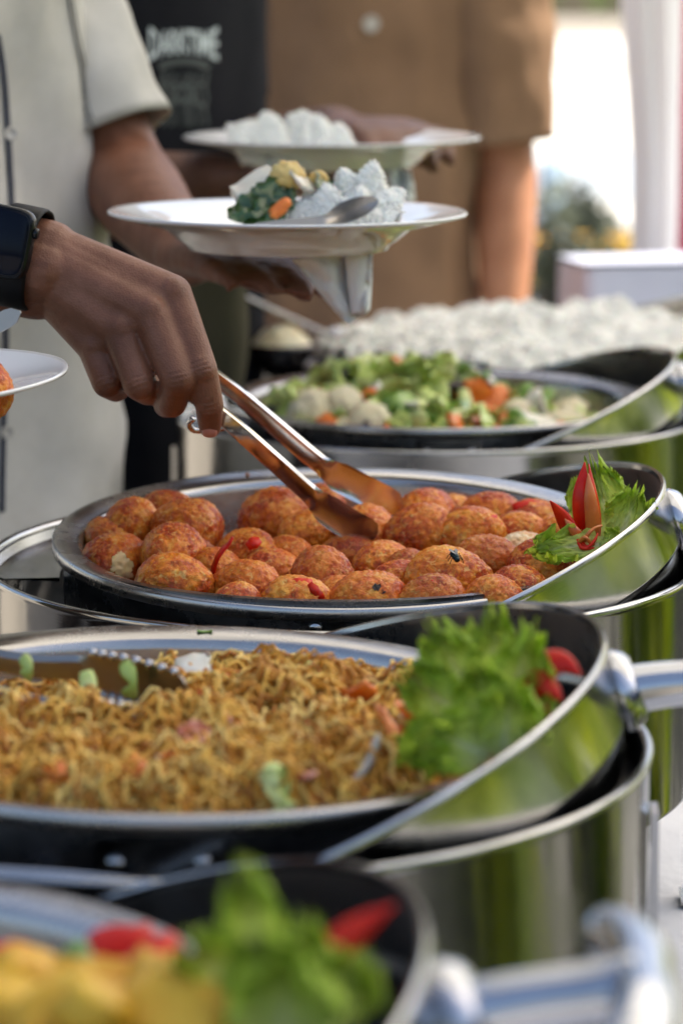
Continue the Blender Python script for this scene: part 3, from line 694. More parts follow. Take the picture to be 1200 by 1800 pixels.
def leaf(parent, base, d, up, L, W, seed, curl=.6, fr=1., org=None):
    """frilly lettuce leaf: base point, growth direction d, up = side that faces the viewer"""
    rng = np.random.default_rng(seed); d = Vector(d).normalized(); up = Vector(up); sd_ = d.cross(up).normalized(); nn = sd_.cross(d).normalized()
    NS_, NT = 56, 84; V = []; A = []; ph = rng.random(10)*6.28
    for i in range(NS_+1):
        s = i/NS_
        for j in range(NT+1):
            tt = -1+2*j/NT; at_ = abs(tt)
            wd = W*(.16+.84*sin(pi/2*min(1, s*1.35))**1.1)*(1-.22*max(0, (s-.75)/.25)**2)
            e = max(s**2.2, (at_**1.6)*min(1, s*2.2))
            al = s*1.5*math.tanh(4*tt)+tt*(.35+.9*s*s)
            lob = .10*sin(5.5*al+ph[0])+.07*sin(11*al+ph[1])
            teeth = (.035*sin(47*al+ph[2])+.03*sin(83*al+ph[3])+.05*nz(al*22, seed, s*3))*max(0, (e-.72)/.28)
            x = wd*tt*(1+lob*.6*at_*s+teeth*at_); y = L*(s*(1-.14*tt*tt)*(1+(lob+teeth)*s*s*(1-.5*at_)))
            rf = 1.5*nz(al*3.0+seed, s*4.2, seed)+1.0*nz(al*6.5+3, s*8.5, seed+5)+.55*nz(al*14, s*15, seed+9)+.25*sin(9*al+ph[4]+4*s)
            z = W*.62*fr*(e**2.2)*rf + W*.16*nz(tt*2.2+seed, s*2.6, seed*1.7)*s + W*.10*nz(tt*6, s*9, seed) + W*.55*curl*tt*tt*s - L*.30*curl*s*s
            V.append(Vector(base)+d*y+sd_*x+nn*z)
            rib = math.exp(-(tt/(.10+.05*(1-s)))**2)*(1-s)**.7
            A.append(min(1., max(0., (.22+.62*s**.8+.25*at_*s)*(1-.75*rib))))
    Fc = [(i*(NT+1)+j, (i+1)*(NT+1)+j, (i+1)*(NT+1)+j+1, i*(NT+1)+j+1) for i in range(NS_) for j in range(NT)]
    o = mk('leaf', [tuple(v) for v in V], Fc, LET, parent, org)
    a = o.data.attributes.new('rib', 'FLOAT', 'POINT'); a.data.foreach_set('value', A)
    return o
ORANGE = noisy(mat('chilli_flesh', (.60,.13,.02), .35, Coat_Weight=.2), [(.3,(.52,.09,.015)),(.7,(.66,.20,.035))], 60)
def petal(parent, pts, wid, org, face, m2=True, fl=.45):
    """long pointed half of a chilli: rounded red back, shallow orange inside"""
    pts = [Vector(q) for q in curve_pts(pts, 26)]; rings = []; fv = Vector(face).normalized(); cen = []
    for i, p in enumerate(pts):
        s = i/25; d = (pts[min(i+1,25)]-pts[max(i-1,0)]).normalized(); sd_ = d.cross(fv).normalized(); nn = sd_.cross(d)
        wd = wid*(.55+.45*sin(pi*min(1,.18+s*.75)))*(1-s**3.5)+.0004
        rings.append([p+sd_*wd*cos(a)+nn*wd*fl*sin(a) for a in np.linspace(0, 2*pi, 14, endpoint=False)]); cen.append((p, sd_, nn, wd))
    return mk('petal', *loft(rings, cap=True), CHILI, parent, org), cen
# eggs garnish
gp = P(1035, 985, 1.70)
g1 = thing('lettuce_garnish', 'frilly green lettuce leaves at the right end of the egg pan', 'lettuce', gp)
for q, (bu, bv, bd, dr, upv, L_, W_, cu) in enumerate([
 (1085,975,1.715,(-.28,.1,.98),(-.15,-1,.1),.060,.017,.2),(1040,975,1.72,(-.12,.1,1),(.1,-1,.2),.050,.012,.2),(1082,968,1.70,(.30,0,.9),(.05,-1,.2),.040,.016,.2),
 (1092,955,1.672,(-1,-.10,-.02),(.05,-.75,.75),.054,.013,.25),(1050,975,1.668,(.9,0,.40),(.1,-.9,.5),.020,.013,.25)]):
    leaf(g1, P(bu,bv,bd), dr, upv, L_, W_, 80+q, cu, 1., gp)
cf = thing('chilli_flower', 'upright red chilli cut into pointed petals standing in the lettuce beside the eggs', 'chilli', P(1025,960,1.69))
c0 = cf.location
petal(cf, [P(1030,958,1.692),P(1028,915,1.690),P(1022,865,1.690),P(1027,812,1.694)], .0074, c0, (-.1,-1,.1))
o, _ = petal(cf, [P(1040,955,1.688),P(1041,915,1.684),P(1036,870,1.683),P(1033,832,1.685)], .0052, c0, (.5,-1,0)); o.data.materials[0] = ORANGE
petal(cf, [P(1046,955,1.692),P(1047,915,1.690),P(1041,865,1.689),P(1034,815,1.692)], .0045, c0, (.8,-.7,0))
petal(cf, [P(1016,955,1.682),P(1003,935,1.680),P(985,905,1.678),P(966,880,1.675)], .0052, c0, (-.2,-1,.4))
o, _ = petal(cf, [P(1024,952,1.681),P(1014,940,1.677),P(1002,925,1.676),P(992,912,1.676)], .0032, c0, (.2,-1,.2)); o.data.materials[0] = ORANGE
for k, pts in enumerate([[P(1025,955,1.674),P(1032,940,1.670),P(1045,928,1.672),P(1057,924,1.675)],[P(1022,955,1.672),P(1032,962,1.668),P(1044,950,1.67),P(1050,938,1.674)],[P(1018,952,1.672),P(1028,945,1.668),P(1040,957,1.67),P(1056,958,1.676)],[P(1015,950,1.674),P(1022,963,1.668),P(1036,964,1.668),P(1052,962,1.672)]]):
    mk('curl', *tube(curve_pts(pts, 20), [.0016-.0009*i/19 for i in range(20)], 8), [CHILI, ORANGE][k % 2 == 0], cf, c0)
# noodle garnish
gp = P(840, 1290, 1.21)
g2 = thing('lettuce_garnish', 'bunch of frilly lettuce at the right end of the noodle pan', 'lettuce', gp)
for q, (bu, bv, bd, dr, upv, L_, W_, cu) in enumerate([
 (850,1290,1.22,(-.80,.1,.62),(-.1,-1,.3),.046,.013,.3),(850,1285,1.225,(-.45,.1,.95),(-.2,-1,.2),.052,.014,.2),(870,1280,1.23,(-.02,.1,1),(.1,-1,.2),.053,.013,.2),
 (880,1290,1.215,(.28,.0,.95),(.2,-1,.2),.047,.014,.25),(880,1290,1.21,(.55,.05,.7),(.1,-1,.3),.030,.013,.3),(840,1320,1.195,(-.85,-.15,.18),(-.1,-.7,.7),.034,.014,.5),
 (860,1330,1.185,(-.45,-.3,.30),(0,-.9,.5),.032,.015,.4),(880,1340,1.185,(.10,-.1,.75),(.1,-1,.3),.036,.014,.2),(875,1330,1.195,(-.22,0,.9),(-.1,-1,.3),.043,.015,.25),(890,1330,1.195,(.40,.0,.8),(.2,-1,.3),.026,.012,.25)]):
    leaf(g2, P(bu,bv,bd), dr, upv, L_, W_, 60+q, cu, 1.25, gp)
cf = thing('chilli_flower', 'red chilli petals pointing right behind the noodle lettuce', 'chilli', P(940,1200,1.22)); c0 = cf.location
petal(cf, [P(900,1205,1.225),P(945,1178,1.222),P(985,1165,1.220),P(1022,1186,1.215)], .0075, c0, (-.1,-1,.5))
petal(cf, [P(900,1215,1.220),P(940,1200,1.216),P(965,1210,1.213),P(988,1232,1.210)], .0062, c0, (-.1,-1,.5))
petal(cf, [P(910,1230,1.220),P(935,1225,1.216),P(950,1240,1.213),P(966,1262,1.210)], .0045, c0, (-.1,-1,.5))
# nearest garnish
gp = P(480, 1760, .85)
g3 = thing('lettuce_garnish', 'large blurred lettuce leaves in the nearest dish', 'lettuce', gp)
for q, (bu, bv, bd, dr, upv, L_, W_, cu) in enumerate([
 (470,1800,.86,(-.15,.15,1),(-.1,-1,.3),.050,.011,.2),(450,1800,.86,(-.62,.1,.75),(-.1,-1,.3),.036,.012,.3),(510,1820,.85,(.15,.05,1),(.1,-1,.3),.036,.013,.25),
 (500,1830,.84,(-.25,.05,.9),(0,-1,.3),.036,.015,.3),(540,1830,.84,(.5,.05,.8),(.1,-1,.3),.032,.014,.3),(500,1850,.83,(.0,-.1,.8),(0,-1,.4),.030,.018,.3)]):
    leaf(g3, P(bu,bv,bd), dr, upv, L_, W_, 90+q, cu, 1.2, gp)
cf = thing('chilli_flower', 'blurred red chilli strip leaning right in the nearest lettuce', 'chilli', P(600,1650,.86)); c0 = cf.location
petal(cf, [P(545,1700,.862),P(590,1665,.862),P(635,1628,.864),P(695,1590,.866)], .0055, c0, (-.1,-1,.3))
petal(cf, [P(535,1720,.855),P(550,1690,.855),P(572,1672,.855),P(590,1655,.857)], .0045, c0, (-.1,-1,.3))
# ------------------------------------------------------------------ fried noodles
NOOD = mat('fried_noodle', (.35,.18,.05), .42, Subsurface_Weight=.05, Subsurface_Scale=.003, spec=.3)
n, l, b = nodes(NOOD); gi = n.new('ShaderNodeNewGeometry'); r = ramp(n, [(0,(.34,.11,.010)),(.3,(.66,.31,.035)),(.7,(.90,.56,.11)),(.85,(.93,.68,.22)),(1,(.46,.23,.025))]); l.new(gi.outputs['Random Per Island'], r.inputs[0]); l.new(r.outputs[0], b.inputs['Base Color'])
def nheight(x, y):
    r = math.hypot(x, y)
    h = -.011 + .011*nz(x,y,3,26.) + .011*nz(x,y,9,58.) + .007*math.exp(-((x-.03)**2+(y-.05)**2)/.0035) + .006*math.exp(-((x-.02)**2+(y+.06)**2)/.006)
    h -= .040*max(0, (r-.135)/.035)**1.5
    h -= .024*math.exp(-(((x+.045)/.045)**2+((y-.045)/.035)**2))
    h -= .020*max(0, (y-.07)/.06)*max(.35, min(1, (.06-x)/.05))
    return h
rng = np.random.default_rng(11)
V, Fc = [], []
NR, NS = 26, 80; base = []
for i in range(NR+1):
    for j in range(NS):
        r_ = .168*i/NR; a = 2*pi*j/NS; V.append((r_*cos(a), r_*sin(a), nheight(r_*cos(a), r_*sin(a))-.011))
for i in range(NR):
    for j in range(NS): Fc.append((i*NS+j, (i+1)*NS+j, (i+1)*NS+(j+1)%NS, i*NS+(j+1)%NS))
NV = [np.array(V)]; off = len(V); NP, SD = 26, 4
for k in range(4200):
    r_ = .163*math.sqrt(rng.random()); a = rng.random()*2*pi; x, y = r_*cos(a), r_*sin(a)
    if x*0.14+y > .16: continue
    th = rng.random()*6.28; L = rng.uniform(.035,.075); amp = rng.uniform(.0018,.0036); wl = rng.uniform(.010,.015); ph = rng.random()*6.28; turn = rng.normal()*18
    lift = rng.random()**1.8*.016; c = []; t_ = th
    for i in range(NP):
        s = i/(NP-1); x += cos(t_)*L/NP; y += sin(t_)*L/NP; t_ += turn*L/NP
        o_ = amp*sin(2*pi*s*L/wl+ph); xx, yy = x-sin(t_)*o_, y+cos(t_)*o_
        rr = math.hypot(xx, yy)
        if rr > .166: xx *= .166/rr; yy *= .166/rr
        c.append((xx, yy, nheight(xx, yy)+lift*sin(pi*s)+.0018*cos(2*pi*s*L/wl+ph)+.0005))
    tv, tf = tube(c, .00108, SD); NV.append(np.array(tv)); Fc += [tuple(q+off for q in f) for f in tf]; off += len(tv)
tag(mk('fried_noodles', np.concatenate(NV)+np.array([D3[0],D3[1],ZT]), Fc, NOOD, None, (D3[0],D3[1],ZT)), 'heap of curly brown fried noodles filling the second nearest pan', 'noodles', kind='stuff')
# ------------------------------------------------------------------ chopped pieces
CARROT = noisy(mat('carrot', (.62,.13,.02), .4, Coat_Weight=.2, Subsurface_Weight=.1, Subsurface_Scale=.004), [(.3,(.66,.13,.010)),(.7,(.80,.24,.03))], 50)
CABB = noisy(mat('cabbage', (.42,.50,.18), .35, Coat_Weight=.15, Subsurface_Weight=.15, Subsurface_Scale=.004), [(.3,(.32,.46,.06)),(.5,(.50,.60,.17)),(.72,(.68,.70,.38))], 30)
GREEN = noisy(mat('green_bean', (.14,.28,.04), .35, Coat_Weight=.3), [(.3,(.08,.20,.02)),(.7,(.24,.38,.07))], 40)
CAUL = noisy(mat('cauliflower', (.66,.60,.42), .6, Subsurface_Weight=.15, Subsurface_Scale=.004), [(.3,(.58,.50,.30)),(.7,(.72,.68,.52))], 60, bump=.6, bscale=200)
DARKV = noisy(mat('dark_mushroom', (.04,.025,.03), .35, Coat_Weight=.3), [(.3,(.025,.015,.02)),(.7,(.07,.045,.05))], 40)
SHRIMP = noisy(mat('shrimp', (.68,.28,.19), .4, Subsurface_Weight=.15, Subsurface_Scale=.004), [(.4,(.60,.18,.10)),(.6,(.72,.42,.33))], 50)
WHITEV = noisy(mat('pale_onion', (.68,.66,.56), .35, Coat_Weight=.2, Subsurface_Weight=.2, Subsurface_Scale=.004), [(.3,(.60,.56,.44)),(.7,(.74,.72,.64))], 40)
def lump(kind, seed):
    rng = random.Random(seed); bm = bmesh.new()
    if kind in ('slice', 'strip', 'chunk'):
        bmesh.ops.create_cube(bm, size=1); bmesh.ops.subdivide_edges(bm, edges=bm.edges[:], cuts=3, use_grid_fill=True)
        sz = {'slice': (.024,.020,.004), 'strip': (.034,.008,.004), 'chunk': (.024,.017,.013)}[kind]
        for v in bm.verts:
            c = v.co; q = c.normalized()*.55; c = c.lerp(q, .45)
            bend = .35*c.x*c.x if kind != 'chunk' else 0
            v.co = Vector((c.x*sz[0], c.y*sz[1]*(1+.3*rng.uniform(-1,1)*0), c.z*sz[2]+bend*sz[0])) + Vector((nz(c.x,c.y,c.z+seed,3.),nz(c.y,c.z,c.x+seed,3.),nz(c.z,c.x,c.y+seed,3.)))*sz[1]*.16
    elif kind == 'floret':
        bmesh.ops.create_icosphere(bm, subdivisions=4, radius=1)
        for v in bm.verts:
            c = v.co.copy(); k = 1+.25*(abs(nz(c.x,c.y,c.z+seed,2.6)))+.16*abs(nz(c.x,c.y,c.z+seed,7.))
            if c.z < -.2: c.x *= .45; c.y *= .45; k = 1
            v.co = c*.0125*k
    elif kind == 'leafy':
        bmesh.ops.create_grid(bm, x_segments=14, y_segments=10, size=.5)
        for v in bm.verts:
            c = v.co; v.co = Vector((c.x*.036, c.y*.030*math.sqrt(max(.02, 1-(1.96*c.x)**2))*(1+.12*sin(c.x*23+seed)), .010*nz(c.x,c.y,seed,2.5)+.004*nz(c.x,c.y,seed,7.)))
    me = bpy.data.meshes.new('piece'); bm.to_mesh(me); bm.free(); me.polygons.foreach_set('use_smooth', [True]*len(me.polygons)); return me
def piece_mesh(kind, seed, m):
    me = lump(kind, seed); me.materials.append(m); return me
KINDS = {
 'cabbage_piece': ('cabbage', [piece_mesh('slice', 1, CABB), piece_mesh('leafy', 2, CABB), piece_mesh('strip', 3, CABB), piece_mesh('leafy', 20, CABB)], 'pale green piece of cabbage'),
 'carrot_slice': ('carrot', [piece_mesh('slice', 4, CARROT), piece_mesh('chunk', 5, CARROT)], 'orange slice of carrot'),
 'cauliflower_floret': ('cauliflower', [piece_mesh('floret', 6, CAUL), piece_mesh('floret', 7, CAUL)], 'creamy white cauliflower floret'),
 'green_bean': ('bean', [piece_mesh('strip', 8, GREEN), piece_mesh('chunk', 9, GREEN)], 'bright green bean piece'),
 'mushroom_slice': ('mushroom', [piece_mesh('slice', 10, DARKV)], 'dark slice of mushroom'),
 'shrimp': ('shrimp', [piece_mesh('strip', 12, SHRIMP), piece_mesh('slice', 13, SHRIMP)], 'pink cooked shrimp piece'),
 'onion_piece': ('onion', [piece_mesh('slice', 14, WHITEV), piece_mesh('strip', 15, WHITEV)], 'pale translucent piece of onion'),
 'chilli_piece': ('chilli', [piece_mesh('strip', 16, CHILI)], 'small red piece of chilli'),
}
for K in KINDS.values():
    for me in K[1]:
        if me.materials[0] in (CABB,): pass
rp_ = random.Random(21)
def piece(kind, where, loc, s=1., rot=None, label=None):
    cat, ms, lab = KINDS[kind]
    o = bpy.data.objects.new(kind, rp_.choice(ms)); COL.objects.link(o); o.location = loc; o.scale = (s,s,s)
    o.rotation_euler = rot or (rp_.uniform(-1.,1.), rp_.uniform(-1.,1.), rp_.uniform(0,6.28))
    return tag(o, label or lab+' '+where, cat, kind.replace('_',' ')+'s '+where)
# pieces lying in the noodles
for (u, v, d, k, s, lab) in [
 (345,1176,1.405,'onion_piece',1.0,'pale shiny onion piece sticking up at the back of the noodles'),(412,1200,1.39,'carrot_slice',.7,'carrot slice at the back of the noodles right of the pale onion'),
 (480,1245,1.33,'cabbage_piece',1.0,'pale cabbage piece in the middle of the noodle heap'),(525,1270,1.31,'onion_piece',.9,'pale piece right of the middle in the noodles'),
 (632,1222,1.33,'carrot_slice',.7,'orange carrot piece on the right shoulder of the noodles'),(345,1312,1.25,'shrimp',.9,'pink shrimp piece at the front middle of the noodles'),
 (240,1352,1.21,'carrot_slice',.6,'carrot bit near the front rim, left of the middle of the noodles'),(300,1340,1.215,'carrot_slice',.5,'small carrot bit right beside the other carrot near the front rim'),
 (520,1365,1.195,'shrimp',.9,'pale pink shrimp at the front right of the noodles'),(95,1365,1.20,'carrot_slice',.6,'red orange carrot bit at the front left of the noodles'),
 (690,1290,1.255,'carrot_slice',1.1,'long red carrot slice just left of the noodle lettuce'),(740,1268,1.27,'carrot_slice',1.2,'large orange red slice tucked against the lettuce leaves'),
 (425,1290,1.28,'shrimp',.8,'shrimp piece half buried in the middle of the noodles'),(40,1275,1.33,'carrot_slice',.6,'carrot bit at the left edge of the picture in the noodles'),
 (650,1335,1.22,'onion_piece',.7,'pale onion bit at the right front of the noodles'),(490,1385,1.175,'cabbage_piece',.7,'cabbage bit on the front rim side of the noodles')]:
    piece(k, 'in the fried noodles', P(u, v, d), s, None, lab)
for i in range(44):
    a, r_ = rp_.uniform(0, 6.283), .150*math.sqrt(rp_.random()); x, y = r_*cos(a), r_*sin(a)
    if y > .06 and x < .03: continue
    k_ = rp_.choice(['carrot_slice','chilli_piece','onion_piece','cabbage_piece','chilli_piece','carrot_slice','shrimp'])
    o = piece(k_, 'in the fried noodles', (D3[0]+x, D3[1]+y, ZT+nheight(x, y)+.007), rp_.uniform(.28,.55), (rp_.uniform(-1,1),rp_.uniform(-1,1),rp_.uniform(0,6)), 'small '+{'carrot_slice':'orange carrot shred','chilli_piece':'red chilli shred','onion_piece':'pale onion shred','cabbage_piece':'green cabbage shred','shrimp':'pink shrimp bit'}[k_]+' lying among the fried noodles')
# cabbage strips hanging between the noodle tongs
for (a, b_, w_, lab) in [((152,1180,1.335),(140,1285,1.325),.0085,'pale cabbage strip hanging upright across the noodle tongs'),((218,1165,1.34),(226,1225,1.335),.008,'short cabbage strip at the tip of the noodle tongs'),((40,1155,1.36),(44,1190,1.355),.007,'yellow green scrap stuck on the upper tong arm at the left')]:
    p0, p1 = P(*a), P(*b_); mid = (p0+p1)/2+Vector((.004,-.006,0))
    tag(mk('cabbage_strip', *tube(curve_pts([p0, mid, p1], 12), [w_*.5*(.8+.3*sin(i*.8)) for i in range(12)], 10, flat=.35, up=(0,-1,0)), CABB, None, p0), lab, 'cabbage', 'cabbage strips on the noodle tongs')
# noodle tongs with scalloped blades
NTSTEEL = steel('dull_tong_steel', (.34,.32,.30), .2, .4, .01)
nt = thing('noodle_tongs', 'steel tongs with scalloped blades lying at the back left of the noodles', 'tongs', P(60,1210,1.36)); to = nt.location
for path in ([P(-330,1080,1.50),P(-120,1140,1.42),P(40,1175,1.375),P(150,1180,1.36),P(230,1195,1.345),P(330,1225,1.33)],[P(-330,1090,1.49),P(-120,1195,1.36),P(20,1240,1.33),P(120,1262,1.32),P(200,1275,1.315),P(290,1290,1.31)]):
    mb = MB(); tongs_arm(path, (.1,-1,-.3), .015, .42, NTSTEEL, mb, wb=.026); arm = mb.make('arm', NTSTEEL, nt, to, angle=40)
    pc = [Vector(q) for q in curve_pts(path, 48)]; mb2 = MB()
    for i in range(31, 47, 2):
        d = (pc[i+1]-pc[i-1]).normalized(); sd_ = d.cross(Vector((.1,-1,-.3))).normalized(); up_ = sd_.cross(d)
        for s in (-1, 1):
            mb2.add(*tube([pc[i]+sd_*s*.0115-up_*.001, pc[i]+sd_*s*.0135+up_*.0016, pc[i]+sd_*s*.0115+up_*.003], [.0022,.0026,.001], 8))
    tag(mb2.make('scallop', TSTEEL, arm, to), kind='stuff')
mk('hinge', *tube(curve_pts([P(-325,1080,1.50),P(-345,1085,1.50),P(-325,1091,1.49)], 10), .006, 10), NTSTEEL, nt, to)
# ------------------------------------------------------------------ mixed vegetables
def vheight(x, y):
    r_ = math.hypot(x+.02, y); return -.022 + .042*math.exp(-((x+.03)**2/.006+(y-.02)**2/.012)) + .010*nz(x,y,2,25.) - .02*max(0,(r_-.12)/.05)
V, Fc = [], []
for i in range(21):
    for j in range(64): r_ = .168*i/20; a = 2*pi*j/64; V.append((D1[0]+r_*cos(a), D1[1]+r_*sin(a), ZT+vheight(r_*cos(a), r_*sin(a))-.014))
for i in range(20):
    for j in range(64): Fc.append((i*64+j, (i+1)*64+j, (i+1)*64+(j+1)%64, i*64+(j+1)%64))
tag(mk('vegetable_bed', V, Fc, CABB, None, (*D1, ZT-.02)), 'bed of finely cut cabbage under the mixed vegetables', 'vegetables', kind='stuff')
rg2 = random.Random(8); W_ = ['cabbage_piece']*14+['green_bean']*6+['carrot_slice']*3+['cauliflower_floret']*2+['onion_piece']*3+['mushroom_slice']*2
pts_ = []
for i in range(1600):
    r_ = .155*math.sqrt(rg2.random()); a = rg2.random()*6.283; x, y = r_*cos(a), r_*sin(a)
    if all((x-q[0])**2+(y-q[1])**2 > .0142**2 for q in pts_): pts_.append((x, y))
for x, y in pts_:
    piece(rg2.choice(W_), 'in the pan of mixed vegetables', (D1[0]+x, D1[1]+y, ZT+vheight(x, y)+rg2.uniform(-.003,.004)), rg2.uniform(1.15,1.9))
for (u, v, d, k, s, lab) in [(592,672,2.45,'cabbage_piece',1.6,'tall light green cabbage leaf at the back left of the vegetable heap'),(648,680,2.43,'cauliflower_floret',1.05,'largest white cauliflower floret at the top of the vegetable heap'),(700,678,2.44,'cauliflower_floret',1.0,'cauliflower floret right of the largest one at the top of the heap'),
  (800,752,2.30,'carrot_slice',1.2,'bright orange carrot round at the front of the vegetable pan'),(600,710,2.38,'carrot_slice',1.0,'red orange carrot left of the cauliflower'),(662,708,2.37,'carrot_slice',1.2,'carrot just below the largest cauliflower floret'),
  (770,715,2.34,'cabbage_piece',1.9,'large glossy green cabbage rib right of the middle'),(520,712,2.38,'cabbage_piece',1.7,'wedge of pale cabbage at the left of the vegetable pan'),(835,690,2.42,'mushroom_slice',1.3,'dark reddish slice at the back right of the vegetables')]:
    piece(k, 'in the pan of mixed vegetables', P(u, v, d), s, (1.0, .2, rg2.random()*3), lab)
# ------------------------------------------------------------------ nearest pan: yellow pieces and red chilli
YELP = noisy(mat('yellow_tofu', (.58,.36,.05), .45, spec=.3, Subsurface_Weight=.1, Subsurface_Scale=.005), [(.3,(.60,.26,.012)),(.6,(.74,.46,.04)),(.75,(.78,.58,.14))], 25)
TOM = noisy(mat('tomato', (.50,.02,.008), .3, spec=.2), [(.3,(.50,.006,.002)),(.7,(.66,.022,.004))], 25)
mY = [piece_mesh('chunk', 31, YELP), piece_mesh('slice', 32, YELP)]; mT = piece_mesh('chunk', 33, TOM)
for k, (u, v, d, s, m, lab) in enumerate([(60,1725,.93,1.35,0,'yellow chunk at the left in the nearest pan'),(140,1745,.90,1.5,1,'broad yellow piece left of the middle in the nearest pan'),(30,1785,.88,1.5,0,'yellow orange chunk at the bottom left corner'),
  (235,1770,.87,1.6,1,'pale yellow slab in front of the red chilli in the nearest pan'),(320,1745,.89,1.4,0,'yellow chunk left of the blurred lettuce'),(105,1790,.86,1.4,0,'orange yellow chunk at the bottom edge'),(-10,1740,.92,1.4,0,'yellow chunk cut by the left edge'),(390,1780,.86,1.3,0,'yellow chunk at the foot of the lettuce'),
  (180,1785,.855,1.3,0,'small yellow chunk between the slab and the bottom edge'),(300,1795,.85,1.4,1,'yellow slice at the bottom edge left of the lettuce'),(95,1755,.895,1.0,0,'small bright yellow cube in the nearest pan'),(270,1735,.91,1.0,0,'small yellow cube behind the pale slab'),
  (212,1680,.955,1.15,2,'bright red tomato piece under the far rim of the nearest pan'),(262,1706,.93,1.15,2,'dark red piece right of the bright tomato'),(385,1718,.905,1.3,2,'small red piece beside the blurred lettuce'),(5,1710,.945,1.3,2,'red piece at the left edge of the nearest pan'),(120,1702,.945,1.1,3,'dark green scrap behind the yellow pieces')]):
    me = mT if m == 2 else (KINDS['green_bean'][1][1] if m == 3 else mY[m]); nm = {2:'tomato_piece',3:'green_piece'}.get(m,'yellow_piece')
    o = bpy.data.objects.new(nm, me); COL.objects.link(o); o.location = P(u, v, d); o.scale = (s,s,s); o.rotation_euler = (.5*sin(k*3), .5*cos(k*2), k*1.3)
    tag(o, lab, {2:'tomato',3:'vegetable'}.get(m,'tofu'), {2:'red pieces in the nearest pan'}.get(m, 'yellow pieces in the nearest pan'))
STEW = noisy(mat('yellow_gravy', (.40,.20,.03), .2, Coat_Weight=.5), [(.3,(.32,.13,.015)),(.7,(.48,.28,.05))], 30)
V = [(D4[0]-.04+.168*cos(a)*q, D4[1]+.168*sin(a)*q, ZT-.036+.004*sin(a*9)*q) for q in (0.001,.5,1) for a in np.linspace(0,2*pi,48,endpoint=False)]
Fc = [(i*48+j, (i+1)*48+j, (i+1)*48+(j+1)%48, i*48+(j+1)%48) for i in range(2) for j in range(48)]
tag(mk('yellow_gravy', V, Fc, STEW, None, (D4[0],D4[1],ZT-.03)), 'orange yellow gravy under the pieces in the nearest pan', 'gravy', kind='stuff')
# ------------------------------------------------------------------ rice
RICE = mat('white_rice', (.90,.89,.84), .5, spec=.25, Subsurface_Weight=.15, Subsurface_Scale=.003)
def grain():
    V = [(-.0036,0,0)]; 
    for x, r_ in ((-.0022,.0009),(0.,.0011),(.0024,.0008)): V += [(x, r_*cos(a), r_*sin(a)) for a in np.linspace(0,2*pi,5,endpoint=False)]
    V.append((.0038,0,0)); Fc = [(0,1+(j+1)%5,1+j) for j in range(5)]
    for k in range(2): Fc += [(1+k*5+j,1+k*5+(j+1)%5,6+k*5+(j+1)%5,6+k*5+j) for j in range(5)]
    Fc += [(11+j,11+(j+1)%5,16) for j in range(5)]; return np.array(V), Fc
GV, GF = grain()
def rice(name, label, org, hfun, rad, ngr, seed, nr=30, ns=90, ell=1.):
    rng = np.random.default_rng(seed); V, Fc = [], []
    for i in range(nr+1):
        for j in range(ns): r_ = rad*i/nr; a = 2*pi*j/ns; x, y = r_*cos(a), r_*sin(a)*ell; V.append((x, y, hfun(x, y)-.0006))
    for i in range(nr):
        for j in range(ns): Fc.append((i*ns+j, (i+1)*ns+j, (i+1)*ns+(j+1)%ns, i*ns+(j+1)%ns))
    VV = [np.array(V)]; off = len(V)
    for k in range(ngr):
        r_ = rad*math.sqrt(rng.random()); a = rng.random()*6.283; x, y = r_*cos(a), r_*sin(a)*ell
        R = np.array(Euler((rng.random()*6, rng.normal()*.7, rng.random()*6.28)).to_matrix())
        VV.append((GV*1.3) @ R.T + np.array([x, y, hfun(x, y)+.0004*rng.random()])); Fc += [tuple(q+off for q in f) for f in GF]; off += len(GV)
    return tag(mk(name, np.concatenate(VV)+np.array(org), Fc, RICE, None, org), label, 'rice', kind='stuff')
def tray_h(x, y):
    r_ = math.hypot(x, y); return -.010+.030*max(0,1-(r_/.235)**2.2)+.014*nz(x,y,4,14.)+.022*abs(nz(x,y,8,24.))+.012*nz(x,y,3,50.)+.006*math.exp(-((x-.11)**2+(y-.02)**2)/.004)
rice('rice_heap', 'wide heap of white rice in the farthest pan', (DR[0], DR[1], ZT-.010), tray_h, .224, 14000, 3)
# ------------------------------------------------------------------ plates
def plate_prof(R):
    return [(.0001,.004),(R*.52,.004),(R*.60,.0055),(R*.66,.0115),(R*.72,.0165),(R*.97,.0235),(R*.995,.0245),(R,.0235),(R*.995,.0222),(R*.96,.0208),(R*.70,.0125),(R*.62,.004),(R*.58,.001),(R*.56,-.003),(R*.545,-.003),(R*.54,.0005),(.0001,.001)]
def plate(label, loc, R, rot=(0,0,0)):
    o = mk('dinner_plate', *lathe(plate_prof(R), 128), PORC); o.location = loc; o.rotation_euler = rot
    return tag(o, label, 'plate', 'white dinner plates held by the guests')
p1 = P(505, 372, 2.0) - Vector((0,0,.0235)); p2 = P(583, 240, 2.50) - Vector((0,0,.0235)); p3 = P(-245, 668, 1.60) - Vector((0,0,.0235))
plate('white dinner plate with rice and vegetables held over the vegetable pan', p1, .131, (.004, .006, 0))
plate('white dinner plate with a mound of rice, held behind and above the other plate', p2, .135, (.012, .0, 0))
plate('white dinner plate cut off by the left edge, below the watch', p3, .124, (.02, -.05, 0))
